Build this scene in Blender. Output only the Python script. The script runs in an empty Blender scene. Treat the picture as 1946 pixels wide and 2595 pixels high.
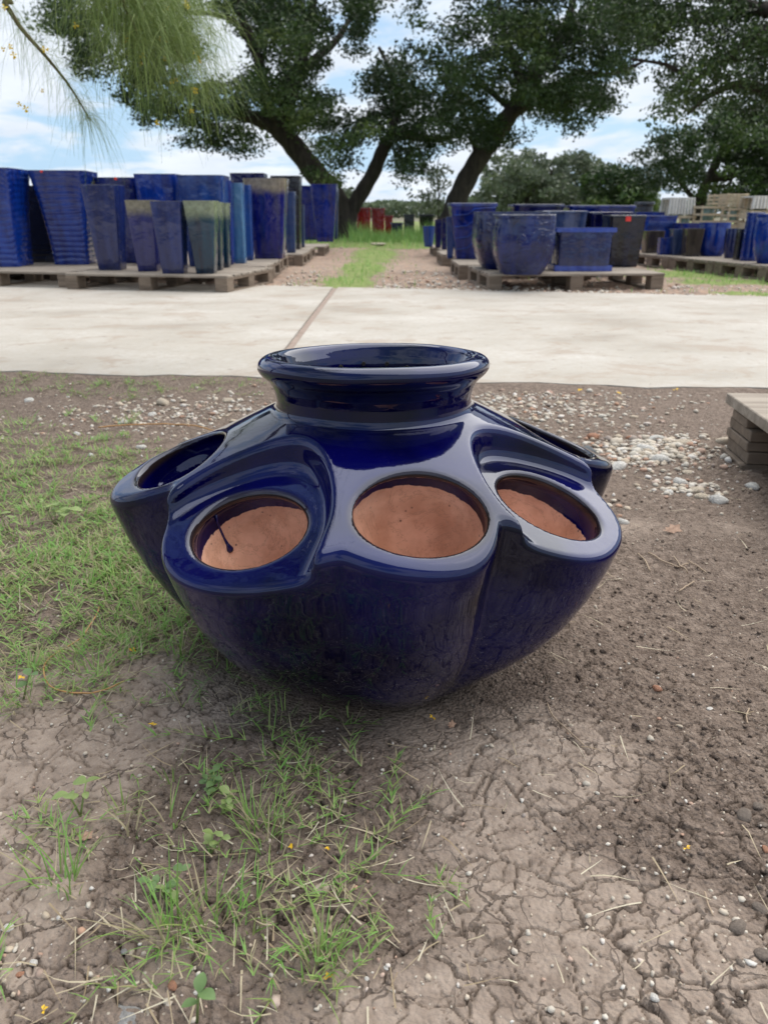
import bpy, bmesh, math, random
import numpy as np
from mathutils import Vector, Matrix

rnd = random.Random(7)
rng = np.random.default_rng(11)
scene = bpy.context.scene
COL = scene.collection
R = math.radians

# ------------------------------------------------------------------ camera
CAM_H = 0.56
PITCH = R(21.2)
FPX, CU, CV = 1950.0, 973.0, 1297.5
cam_data = bpy.data.cameras.new('camera')
cam_data.sensor_fit = 'VERTICAL'
cam_data.sensor_height = 34.6
cam_data.lens = 34.6 * FPX / 2595.0
cam_data.clip_start = 0.02
cam_data.clip_end = 2000.0
cam_data.dof.use_dof = True
cam_data.dof.focus_distance = 0.86
cam_data.dof.aperture_fstop = 9.5
cam = bpy.data.objects.new('camera', cam_data)
cam.location = (0, 0, CAM_H)
cam.rotation_euler = (math.pi / 2 - PITCH, 0, 0)
COL.objects.link(cam)
scene.camera = cam

# ------------------------------------------------------------------ light
SUN_EL, SUN_AZ = R(62), R(48)          # azimuth measured from +Y towards +X
world = bpy.data.worlds.new('World')
scene.world = world
world.use_nodes = True
wn, wl = world.node_tree.nodes, world.node_tree.links
wn.clear()
w_out = wn.new('ShaderNodeOutputWorld')
w_bg = wn.new('ShaderNodeBackground')
w_bg.inputs['Strength'].default_value = 0.086
w_sky = wn.new('ShaderNodeTexSky')
w_sky.sky_type = 'NISHITA'
w_sky.sun_disc = False
w_sky.sun_elevation = SUN_EL
w_sky.sun_rotation = SUN_AZ
w_sky.air_density = 1.0
w_sky.dust_density = 1.6
w_tc = wn.new('ShaderNodeTexCoord')
w_sep = wn.new('ShaderNodeSeparateXYZ')
wl.new(w_tc.outputs['Generated'], w_sep.inputs[0])
# project the direction on a cloud layer: (x, y) / (z + 0.12)
w_add = wn.new('ShaderNodeMath'); w_add.operation = 'ADD'; w_add.inputs[1].default_value = 0.16
w_abs = wn.new('ShaderNodeMath'); w_abs.operation = 'ABSOLUTE'
wl.new(w_sep.outputs['Z'], w_abs.inputs[0]); wl.new(w_abs.outputs[0], w_add.inputs[0])
w_dx = wn.new('ShaderNodeMath'); w_dx.operation = 'DIVIDE'
w_dy = wn.new('ShaderNodeMath'); w_dy.operation = 'DIVIDE'
wl.new(w_sep.outputs['X'], w_dx.inputs[0]); wl.new(w_add.outputs[0], w_dx.inputs[1])
wl.new(w_sep.outputs['Y'], w_dy.inputs[0]); wl.new(w_add.outputs[0], w_dy.inputs[1])
w_cmb = wn.new('ShaderNodeCombineXYZ')
wl.new(w_dx.outputs[0], w_cmb.inputs[0]); wl.new(w_dy.outputs[0], w_cmb.inputs[1])
wl.new(w_sep.outputs['Z'], w_cmb.inputs[2])
w_n1 = wn.new('ShaderNodeTexNoise')
w_n1.inputs['Scale'].default_value = 1.25
w_n1.inputs['Detail'].default_value = 9
w_n1.inputs['Roughness'].default_value = 0.56
w_n1.inputs['Distortion'].default_value = 0.25
wl.new(w_cmb.outputs[0], w_n1.inputs['Vector'])
w_r = wn.new('ShaderNodeMapRange'); w_r.interpolation_type = 'SMOOTHSTEP'
w_r.inputs['From Min'].default_value = 0.415
w_r.inputs['From Max'].default_value = 0.54
wl.new(w_n1.outputs[0], w_r.inputs[0])
w_n2 = wn.new('ShaderNodeTexNoise')
w_n2.inputs['Scale'].default_value = 2.6
w_n2.inputs['Detail'].default_value = 5
wl.new(w_cmb.outputs[0], w_n2.inputs['Vector'])
w_cc = wn.new('ShaderNodeMixRGB')
w_cc.inputs[1].default_value = (4.5, 5.2, 6.2, 1)
w_cc.inputs[2].default_value = (7.6, 7.9, 8.2, 1)
wl.new(w_n2.outputs[0], w_cc.inputs[0])
w_hz = wn.new('ShaderNodeMapRange')      # pale haze band over the horizon
w_hz.inputs['From Min'].default_value = 0.0
w_hz.inputs['From Max'].default_value = 0.30
w_hz.inputs['To Min'].default_value = 0.85
w_hz.inputs['To Max'].default_value = 0.25
wl.new(w_abs.outputs[0], w_hz.inputs[0])
w_m0 = wn.new('ShaderNodeMixRGB')
w_m0.inputs[2].default_value = (3.6, 5.5, 7.6, 1)
wl.new(w_hz.outputs[0], w_m0.inputs[0]); wl.new(w_sky.outputs[0], w_m0.inputs[1])
w_m1 = wn.new('ShaderNodeMixRGB')
wl.new(w_r.outputs[0], w_m1.inputs[0]); wl.new(w_m0.outputs[0], w_m1.inputs[1]); wl.new(w_cc.outputs[0], w_m1.inputs[2])
wl.new(w_m1.outputs[0], w_bg.inputs['Color'])
wl.new(w_bg.outputs[0], w_out.inputs[0])

sun_d = bpy.data.lights.new('sun', 'SUN')
sun_d.energy = 2.5
sun_d.angle = R(86)
sun_d.color = (1.0, 0.95, 0.87)
sun = bpy.data.objects.new('sun', sun_d)
sd = Vector((math.sin(SUN_AZ) * math.cos(SUN_EL), math.cos(SUN_AZ) * math.cos(SUN_EL), math.sin(SUN_EL)))
sun.rotation_euler = sd.to_track_quat('Z', 'Y').to_euler()
COL.objects.link(sun)
scene.view_settings.view_transform = 'Standard'
scene.view_settings.look = 'None'
scene.view_settings.gamma = 1
scene.view_settings.use_curve_mapping = False
scene.view_settings.exposure = 0.76
scene.cycles.use_denoising = True
scene.cycles.max_bounces = 6
scene.cycles.transparent_max_bounces = 6

# ------------------------------------------------------------------ helpers
def ray(u, v):
    a, b = (u - CU) / FPX, -(v - CV) / FPX
    return Vector((a, b * math.sin(PITCH) + math.cos(PITCH), b * math.cos(PITCH) - math.sin(PITCH)))
def P(u, v, z=0.0):
    "point of the place at height z seen at photo pixel (u, v)"
    d = ray(u, v); t = (z - CAM_H) / d.z
    return Vector((d.x * t, d.y * t, z))
def PY(u, v, y):
    d = ray(u, v); t = y / d.y
    return Vector((d.x * t, y, CAM_H + d.z * t))
def depth_of(p):
    return p.y * math.cos(PITCH) - (p.z - CAM_H) * math.sin(PITCH)

def tag(o, label=None, cat=None, group=None, kind=None):
    if label: o['label'] = label
    if cat: o['category'] = cat
    if group: o['group'] = group
    if kind: o['kind'] = kind
    return o
def empty(name, loc=(0, 0, 0), rz=0.0):
    o = bpy.data.objects.new(name, None)
    o.empty_display_size = 0.1
    o.location = loc; o.rotation_euler = (0, 0, rz)
    COL.objects.link(o)
    return o
def link(name, me, parent=None, mat=None, loc=None, rz=None):
    o = bpy.data.objects.new(name, me)
    if mat is not None:
        if isinstance(mat, (list, tuple)):
            for m in mat: me.materials.append(m)
        elif not len(me.materials): me.materials.append(mat)
    if parent is not None: o.parent = parent
    if loc is not None: o.location = loc
    if rz is not None: o.rotation_euler = (0, 0, rz)
    COL.objects.link(o)
    return o
def mesh_np(name, V, F, smooth=False):
    "V (n,3); F (m,3) or (m,4)"
    V = np.asarray(V, dtype=np.float32); F = np.asarray(F, dtype=np.int32)
    me = bpy.data.meshes.new(name)
    me.vertices.add(len(V)); me.vertices.foreach_set('co', V.ravel())
    k = F.shape[1]
    me.loops.add(F.size); me.loops.foreach_set('vertex_index', F.ravel())
    me.polygons.add(len(F))
    me.polygons.foreach_set('loop_start', np.arange(0, F.size, k, dtype=np.int32))
    me.polygons.foreach_set('loop_total', np.full(len(F), k, dtype=np.int32))
    if smooth: me.polygons.foreach_set('use_smooth', np.ones(len(F), dtype=bool))
    me.update(calc_edges=True)
    return me
def vattr(me, name, arr):
    a = me.attributes.new(name, 'FLOAT', 'POINT')
    a.data.foreach_set('value', np.asarray(arr, dtype=np.float32))

class MB:
    "collects simple solids, builds ONE mesh"
    def __init__(s): s.v, s.f = [], []
    def box(s, c, size, rot=None, jit=0.0):
        n = len(s.v)
        for k in range(8):
            p = Vector(((k & 1) - .5, ((k >> 1) & 1) - .5, ((k >> 2) & 1) - .5))
            p = Vector((p.x * size[0], p.y * size[1], p.z * size[2]))
            if jit: p += Vector([rnd.uniform(-jit, jit) for _ in range(3)])
            if rot is not None: p = rot @ p
            s.v.append(p + Vector(c))
        for q in ((0, 2, 3, 1), (4, 5, 7, 6), (0, 1, 5, 4), (2, 6, 7, 3), (0, 4, 6, 2), (1, 3, 7, 5)):
            s.f.append([n + i for i in q])
        return s
    def tube(s, pts, radii, seg=8, cap=True):
        n0 = len(s.v); prev = None
        for i, p in enumerate(pts):
            p = Vector(p)
            d = (Vector(pts[min(i + 1, len(pts) - 1)]) - Vector(pts[max(i - 1, 0)])).normalized()
            a = d.orthogonal().normalized() if prev is None else (prev - d * prev.dot(d)).normalized()
            prev = a; b = d.cross(a)
            r = radii[i] if hasattr(radii, '__len__') else radii
            for k in range(seg):
                t = 2 * math.pi * k / seg
                s.v.append(p + (a * math.cos(t) + b * math.sin(t)) * r)
        for i in range(len(pts) - 1):
            for k in range(seg):
                k2 = (k + 1) % seg
                s.f.append([n0 + i * seg + k, n0 + i * seg + k2, n0 + (i + 1) * seg + k2, n0 + (i + 1) * seg + k])
        if cap:
            s.f.append([n0 + k for k in range(seg)][::-1])
            s.f.append([n0 + (len(pts) - 1) * seg + k for k in range(seg)])
        return s
    def mesh(s, name, smooth=False):
        me = bpy.data.meshes.new(name)
        me.from_pydata([tuple(v) for v in s.v], [], s.f)
        if smooth: me.polygons.foreach_set('use_smooth', np.ones(len(me.polygons), dtype=bool))
        me.update()
        return me
    def build(s, name, mat, parent=None, smooth=False, **k):
        return link(name, s.mesh(name, smooth), parent, mat, **k)

# ---- numpy noise
def _h(ix, iy, iz, seed=0):
    n = (ix.astype(np.int64) * 374761393 + iy.astype(np.int64) * 668265263 + iz * 2147483647 + seed * 974634777) & 0xffffffff
    n = ((n ^ (n >> 13)) * 1274126177) & 0xffffffff
    n = ((n ^ (n >> 16)) * 2246822519) & 0xffffffff
    return ((n ^ (n >> 15)) & 0xffffff).astype(np.float32) / 16777216.0
def vnoise(x, y, seed=0):
    x0, y0 = np.floor(x), np.floor(y)
    fx, fy = x - x0, y - y0
    fx = fx * fx * (3 - 2 * fx); fy = fy * fy * (3 - 2 * fy)
    a = _h(x0, y0, 0, seed); b = _h(x0 + 1, y0, 0, seed); c = _h(x0, y0 + 1, 0, seed); d = _h(x0 + 1, y0 + 1, 0, seed)
    return (a + (b - a) * fx) * (1 - fy) + (c + (d - c) * fx) * fy
def fbm(x, y, oct=4, seed=0, gain=.5):
    s = 0; a = 1; t = 0
    for o in range(oct):
        s = s + a * vnoise(x * 2 ** o + o * 17.3, y * 2 ** o - o * 9.1, seed + o); t += a; a *= gain
    return s / t
def voro(x, y, seed=0, jit=.85):
    "returns F2-F1 style edge distance and cell id hash"
    ix, iy = np.floor(x), np.floor(y)
    f1 = np.full(x.shape, 9., np.float32); f2 = f1.copy(); idv = np.zeros(x.shape, np.float32)
    for dx in (-1, 0, 1):
        for dy in (-1, 0, 1):
            cx, cy = ix + dx, iy + dy
            px = cx + .5 + jit * (_h(cx, cy, 0, seed) - .5); py = cy + .5 + jit * (_h(cx, cy, 0, seed + 5) - .5)
            d = np.hypot(px - x, py - y)
            near = d < f1
            f2 = np.where(near, f1, np.minimum(f2, d))
            idv = np.where(near, _h(cx, cy, 0, seed + 9), idv)
            f1 = np.where(near, d, f1)
    return f2 - f1, idv
def sstep(a, b, x):
    t = np.clip((x - a) / (b - a), 0, 1); return t * t * (3 - 2 * t)

# ---- materials
def new_mat(name):
    m = bpy.data.materials.new(name); m.use_nodes = True
    nt = m.node_tree; b = nt.nodes['Principled BSDF']
    return m, nt, b
def N(nt, t, **kw):
    n = nt.nodes.new(t)
    for k, v in kw.items():
        if k in n.inputs.keys() if isinstance(k, str) else False: n.inputs[k].default_value = v
        else: setattr(n, k, v)
    return n
def ramp(nt, fac, stops):
    r = nt.nodes.new('ShaderNodeValToRGB')
    e = r.color_ramp.elements
    while len(e) < len(stops): e.new(.5)
    for el, (p, c) in zip(e, stops):
        el.position = p; el.color = (*c, 1) if len(c) == 3 else c
    nt.links.new(fac, r.inputs[0])
    return r.outputs[0]
def noise(nt, scale, detail=4, rough=.5, coords=None, vec=None, dist=0):
    n = nt.nodes.new('ShaderNodeTexNoise')
    n.inputs['Scale'].default_value = scale; n.inputs['Detail'].default_value = detail
    n.inputs['Roughness'].default_value = rough; n.inputs['Distortion'].default_value = dist
    if vec is not None: nt.links.new(vec, n.inputs['Vector'])
    return n.outputs[0]
def objco(nt, scale=(1, 1, 1)):
    tc = nt.nodes.new('ShaderNodeTexCoord'); mp = nt.nodes.new('ShaderNodeMapping')
    mp.inputs['Scale'].default_value = scale
    nt.links.new(tc.outputs['Object'], mp.inputs[0]); return mp.outputs[0]
def mixc(nt, fac, a, b, mode='MIX'):
    m = nt.nodes.new('ShaderNodeMixRGB'); m.blend_type = mode
    for i, x in ((0, fac), (1, a), (2, b)):
        if isinstance(x, (int, float)): m.inputs[i].default_value = x
        elif isinstance(x, tuple): m.inputs[i].default_value = (*x, 1) if len(x) == 3 else x
        else: nt.links.new(x, m.inputs[i])
    return m.outputs[0]
def maprange(nt, x, a, b, c=0., d=1.):
    m = nt.nodes.new('ShaderNodeMapRange'); m.interpolation_type = 'SMOOTHSTEP'
    nt.links.new(x, m.inputs[0])
    for i, v in zip((1, 2, 3, 4), (a, b, c, d)): m.inputs[i].default_value = v
    return m.outputs[0]
def mathn(nt, op, a, b=None):
    m = nt.nodes.new('ShaderNodeMath'); m.operation = op
    for i, x in enumerate((a, b)):
        if x is None: continue
        if isinstance(x, (int, float)): m.inputs[i].default_value = x
        else: nt.links.new(x, m.inputs[i])
    return m.outputs[0]
def bump(nt, b, h, strength, dist, normal=None):
    n = nt.nodes.new('ShaderNodeBump')
    n.inputs['Strength'].default_value = strength; n.inputs['Distance'].default_value = dist
    nt.links.new(h, n.inputs['Height'])
    if normal is not None: nt.links.new(normal, n.inputs['Normal'])
    if b is not None: nt.links.new(n.outputs[0], b.inputs['Normal'])
    return n.outputs[0]
def attr(nt, name):
    a = nt.nodes.new('ShaderNodeAttribute'); a.attribute_name = name; return a.outputs['Fac']
# ------------------------------------------------------------------ the big strawberry pot
POT = Vector((-0.013, 0.965, 0.0))
PHI0 = R(12)
def smin(a, b, k):
    h = np.maximum(k - np.abs(a - b), 0) / k
    return np.minimum(a, b) - h * h * k * .25
def smax(a, b, k): return -smin(-a, -b, k)
_pz = np.array([-.06, -.022, -.01, .035, .07, .10, .14, .18, .22, .26, .36])
_pr = np.array([.140, .150, .172, .222, .254, .277, .301, .318, .331, .340, .350])
_tz = np.linspace(-.08, .42, 1001)
_tr = np.interp(_tz, _pz, _pr)
_ker = np.exp(-np.linspace(-2.5, 2.5, 61) ** 2 / 2); _ker /= _ker.sum()
_tr = np.convolve(np.pad(_tr, 30, mode='edge'), _ker, mode='valid')
_nz = np.array([.28, .335, .347, .357, .366, .374, .382])
_nr = np.array([.1235, .1225, .1230, .1255, .1300, .1350, .1385])
PK = []
for i in range(8):
    low = i % 2 == 1
    PK.append(dict(phi=PHI0 + (i * math.pi / 4), low=low,
                   z0=(.296 if low else .335), sl=(.40 if low else .44),
                   qc=.245 if not low else .243, a=(.070 if not low else .066), b=(.0585 if not low else .058),
                   rot=rnd.uniform(-.12, .12)))
PK[1].update(rot=.1, a=.058, b=.063)
PK[0].update(a=.067, rot=.0)
def pocket_frame(k, x, y, z):
    c, s = math.cos(k['phi']), math.sin(k['phi'])
    q = x * s - y * c; t = x * c + y * s
    zp = k['z0'] - k['sl'] * (q - .12)
    cs = 1 / math.sqrt(1 + k['sl'] ** 2); sn = k['sl'] * cs
    zo = k['z0'] - k['sl'] * (k['qc'] - .12)
    dn = (q - k['qc']) * sn + (z - zo) * cs          # height over the lip plane
    ss = (q - k['qc']) * cs - (z - zo) * sn
    return q, t, dn, ss
def hollow(k, x, y, z):
    q, t, dn, ss = pocket_frame(k, x, y, z)
    cr, sr = math.cos(k['rot']), math.sin(k['rot'])
    t2, s2 = t * cr - ss * sr, t * sr + ss * cr
    e = np.sqrt((t2 / k['a']) ** 2 + (s2 / k['b']) ** 2)
    cyl = smax((e - 1) * (k['b'] * .98), -dn - .03, .01)
    # roomy clay pocket underneath
    dd = .118 if k['phi'] != PK[6]['phi'] else .11
    e2 = np.sqrt((t2 / (k['a'] * 1.08)) ** 2 + ((s2 + .008) / (k['b'] * 1.14)) ** 2 + ((dn + .004) / dd) ** 2)
    cav = (e2 - 1) * .066
    cav = smax(cav, dn + .012, .012)
    return smin(cyl, cav, .008), e, dn
def potF(p, want=False):
    x, y, z = p[:, 0], p[:, 1], p[:, 2]
    r = np.sqrt(x * x + y * y) + 1e-6
    phi = np.arctan2(x, -y)
    wob = .0022 * np.sin(13 * x + 2 + 5 * z) * np.sin(11 * y + 1) + .0014 * np.sin(31 * x + 17 * z) * np.sin(27 * y - 9 * z)
    lo_ = np.abs(np.mod(phi - PHI0 + math.pi / 4, math.pi / 2) - math.pi / 4)   # 0 on a high pocket, 45 deg on a low one
    v0 = R(18); h8 = math.pi / 8
    c4 = np.cos(4 * np.where(lo_ < v0, lo_ / v0 * h8, h8 + (lo_ - v0) / (math.pi / 4 - v0) * h8))
    pc = np.sqrt(c4 * c4 + .012) - .01
    fade = sstep(-.05, .20, z)
    dv = np.abs(np.mod(phi - PHI0 + v0 + math.pi, 2 * math.pi) - math.pi)
    amp = .080 - .042 * np.exp(-(dv / .45) ** 2)
    Rb = np.interp(z, _tz, _tr) - amp * fade * (1 - pc) ** 1.15 + wob
    Rb = Rb - .016 * sstep(.0, .2, z) * np.exp(-((phi - PHI0) / .28) ** 2)
    side = (r - Rb) * .88
    top = (z - (.335 - .44 * (r - .12)) + wob) * .915
    body = smax(side, top, .013)
    body = smax(body, -.022 - z, .012)
    for i in (1, 3, 5, 7):
        k = PK[i]
        q, t, dn, ss = pocket_frame(k, x, y, z)
        w = .099 + .34 * (q - .235)
        dq = np.minimum(q - .238, 0)
        e = np.sqrt((t / w) ** 2 + (dq / .088) ** 2)
        foot = np.where(q > 0, (e - 1) * .085, .2)
        S = smax(foot, -dn, .014)
        body = smax(body, -S, .009)
    z2 = z + .055 * y + wob * .6
    neck = smax(r - np.interp(z2, _nz, _nr), smax(z2 - .384, .30 - z2, .005), .006)
    tor = np.sqrt((r - .1305) ** 2 + ((z2 - .3855) * 1.1) ** 2) - .0125
    neck = smin(neck, tor, .012)
    body = smin(body, neck, .008)
    nc = smax(r - (.1100 + .005 * sstep(.36, .395, z2)), .13 - z2, .03)
    body = smax(body, -nc, .007)
    clay = np.full(x.shape, -1., np.float32); edge = np.full(x.shape, 1., np.float32); which = np.zeros(x.shape, np.int32) - 1
    for i, k in enumerate(PK):
        H, e, dn = hollow(k, x, y, z)
        outer = body if i == 0 else outer
        body = smax(body, -H, .008)
        if want:
            m = (H < .012) & (outer < -.007)
            val = -dn - .032
            if i in (0, 1, 7): clay = np.where(m & (val > clay), val, clay)
            ed = np.abs((e - 1) * k['b']) + np.abs(dn + .004) * .8
            edge = np.minimum(edge, ed)
            near = (e < 1.42) & (dn < .02) & (dn > -.045)
            which = np.where(near | m, i, which)
    if want:
        rimd = np.hypot(r - .1165, z2 - .399)
        edge = np.minimum(edge, rimd + .004)
        return clay, edge, which, z2
    return body

def surface_nets(F, lo, hi, h):
    n = np.ceil((np.array(hi) - np.array(lo)) / h).astype(int) + 1
    ax = [lo[i] + h * np.arange(n[i]) for i in range(3)]
    val = np.empty(tuple(n), np.float32)
    Y, Z = np.meshgrid(ax[1], ax[2], indexing='ij')
    yz = np.stack([Y.ravel(), Z.ravel()], 1).astype(np.float32)
    step = 12
    for a in range(0, n[0], step):
        b = min(n[0], a + step)
        X = np.repeat(ax[0][a:b], len(yz)).astype(np.float32)
        pp = np.column_stack([X, np.tile(yz, (b - a, 1))])
        val[a:b] = F(pp).reshape(b - a, n[1], n[2])
    ins = val < 0
    cnt = np.zeros(tuple(n - 1), np.int8)
    sl = lambda d, k: slice(d, k - 1 + d)
    for dx in (0, 1):
        for dy in (0, 1):
            for dz in (0, 1):
                cnt += ins[sl(dx, n[0]), sl(dy, n[1]), sl(dz, n[2])]
    act = (cnt > 0) & (cnt < 8)
    I = np.argwhere(act)
    idx = np.full(act.shape, -1, np.int32); idx[act] = np.arange(len(I))
    acc = np.zeros((len(I), 3)); c = np.zeros(len(I))
    for a_ in range(3):
        o1, o2 = [k for k in range(3) if k != a_]
        for d1 in (0, 1):
            for d2 in (0, 1):
                A = I.copy(); A[:, o1] += d1; A[:, o2] += d2
                B = A.copy(); B[:, a_] += 1
                va = val[A[:, 0], A[:, 1], A[:, 2]]; vb = val[B[:, 0], B[:, 1], B[:, 2]]
                m = (va < 0) != (vb < 0)
                t = np.where(m, va / np.where(m, va - vb, 1), 0)
                pt = A.astype(float); pt[:, a_] += t
                acc[m] += pt[m]; c[m] += 1
    V = acc / c[:, None] * h + np.array(lo)
    quads = []
    for a_ in range(3):
        o1, o2 = [(1, 2), (2, 0), (0, 1)][a_]
        s0 = [slice(None)] * 3; s1 = [slice(None)] * 3
        s0[a_] = slice(0, n[a_] - 1); s1[a_] = slice(1, n[a_])
        A, B = ins[tuple(s0)], ins[tuple(s1)]
        E = np.argwhere(A != B)
        ok = (E[:, o1] > 0) & (E[:, o2] > 0) & (E[:, o1] < n[o1] - 1) & (E[:, o2] < n[o2] - 1)
        E = E[ok]
        flip = A[E[:, 0], E[:, 1], E[:, 2]]
        def cell(d1, d2):
            C = E.copy(); C[:, o1] -= d1; C[:, o2] -= d2
            return idx[C[:, 0], C[:, 1], C[:, 2]]
        q = np.stack([cell(1, 1), cell(0, 1), cell(0, 0), cell(1, 0)], 1)
        q[~flip] = q[~flip][:, ::-1]
        quads.append(q)
    Q = np.concatenate(quads); Q = Q[(Q >= 0).all(1)]
    def grad(V, e):
        G = np.zeros_like(V)
        for k in range(3):
            d = np.zeros(3); d[k] = e
            G[:, k] = (F(V + d) - F(V - d)) / (2 * e)
        return G
    for _ in range(3):
        G = grad(V, .0008); f = F(V)
        stp = (f / np.maximum((G * G).sum(1), .2))[:, None] * G
        ln = np.linalg.norm(stp, axis=1, keepdims=True)
        V = V - stp * np.minimum(1, h * .6 / np.maximum(ln, 1e-9))
    G = grad(V, .0016)
    Nn = G / np.maximum(np.linalg.norm(G, axis=1, keepdims=True), 1e-9)
    return V, Q, Nn

def mat_glaze_big():
    m, nt, b = new_mat('cobalt_glaze')
    co = objco(nt)
    n1 = noise(nt, 7, 3, .5, vec=co)
    col = mixc(nt, maprange(nt, n1, .35, .65), (.0003, .0004, .011), (.0009, .0009, .052))
    e = attr(nt, 'edge')
    col = mixc(nt, maprange(nt, e, .004, .012, .9, 0), col, (.020, .013, .009))
    # dust and dried splashes on the lower bowl
    sep = nt.nodes.new('ShaderNodeSeparateXYZ'); nt.links.new(co, sep.inputs[0])
    lowm = maprange(nt, sep.outputs['Z'], .01, .21, 1, 0)
    fl = noise(nt, 260, 2, .6, vec=co, dist=2.5)
    fl2 = noise(nt, 30, 3, .6, vec=co)
    fm = mathn(nt, 'MULTIPLY', maprange(nt, fl, .64, .70), maprange(nt, fl2, .40, .58))
    fm = mathn(nt, 'MULTIPLY', fm, mathn(nt, 'ADD', mathn(nt, 'MULTIPLY', lowm, 1.0), .03))
    film = mathn(nt, 'MULTIPLY', mathn(nt, 'MULTIPLY', maprange(nt, fl2, .35, .75), lowm), .016)
    dirt = mathn(nt, 'MINIMUM', mathn(nt, 'ADD', fm, film), 1.0)
    c = attr(nt, 'clay')
    cn = noise(nt, 60, 3, .6, vec=co)
    cm = mathn(nt, 'ADD', c, mathn(nt, 'MULTIPLY', mathn(nt, 'SUBTRACT', cn, .5), .008))
    claym = maprange(nt, cm, -.0006, .0006)
    claycol = clay_colour(nt, co)
    col = mixc(nt, dirt, col, (.30, .24, .17))
    col = mixc(nt, claym, col, claycol)
    nt.links.new(col, b.inputs['Base Color'])
    rg = mixc(nt, mathn(nt, 'MAXIMUM', claym, dirt), (.05, .05, .05), (.75, .75, .75))
    nt.links.new(rg, b.inputs['Roughness'])
    b.inputs['IOR'].default_value = 1.5
    b.inputs['Specular Tint'].default_value = (.62, .72, 1, 1)
    nt.links.new(mathn(nt, 'MULTIPLY', mathn(nt, 'SUBTRACT', 1.0, claym), .15), b.inputs['Coat Weight'])
    b.inputs['Coat Roughness'].default_value = .02
    b.inputs['Coat IOR'].default_value = 1.65
    w = noise(nt, 22, 2, .4, vec=co)
    w2 = noise(nt, 75, 2, .5, vec=co)
    h = mathn(nt, 'ADD', w, mathn(nt, 'MULTIPLY', w2, .18))
    nb = bump(nt, b, h, .13, .0035)
    nt.links.new(nb, b.inputs['Coat Normal'])
    return m
def clay_colour(nt, co):
    a = noise(nt, 18, 5, .6, vec=co)
    col = mixc(nt, maprange(nt, a, .3, .7), (.52, .26, .16), (.78, .46, .32))
    sp = nt.nodes.new('ShaderNodeTexVoronoi'); sp.inputs['Scale'].default_value = 95
    nt.links.new(co, sp.inputs['Vector'])
    sel = noise(nt, 40, 1, .5, vec=co)
    spots = mathn(nt, 'MULTIPLY', maprange(nt, sp.outputs['Distance'], .10, .2, 1, 0), maprange(nt, sel, .52, .60))
    col = mixc(nt, mathn(nt, 'MULTIPLY', spots, .8), col, (.06, .035, .03))
    ln = noise(nt, 9, 7, .75, vec=co, dist=3.0)
    col = mixc(nt, maprange(nt, mathn(nt, 'ABSOLUTE', mathn(nt, 'SUBTRACT', ln, .5)), .004, .012, .45, 0), col, (.24, .13, .08))
    bl = noise(nt, 6, 4, .6, vec=co)
    col = mixc(nt, maprange(nt, bl, .45, .68, 0, .55), col, (.34, .19, .125))
    st = noise(nt, 14, 6, .7, vec=co, dist=1.5)
    return mixc(nt, mathn(nt, 'MULTIPLY', maprange(nt, st, .62, .72), .5), col, (.60, .42, .32))
def mat_clay():
    m, nt, b = new_mat('terracotta')
    co = objco(nt)
    nt.links.new(clay_colour(nt, co), b.inputs['Base Color'])
    b.inputs['Roughness'].default_value = .8
    bump(nt, b, noise(nt, 160, 5, .65, vec=co), .5, .0012)
    return m

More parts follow.
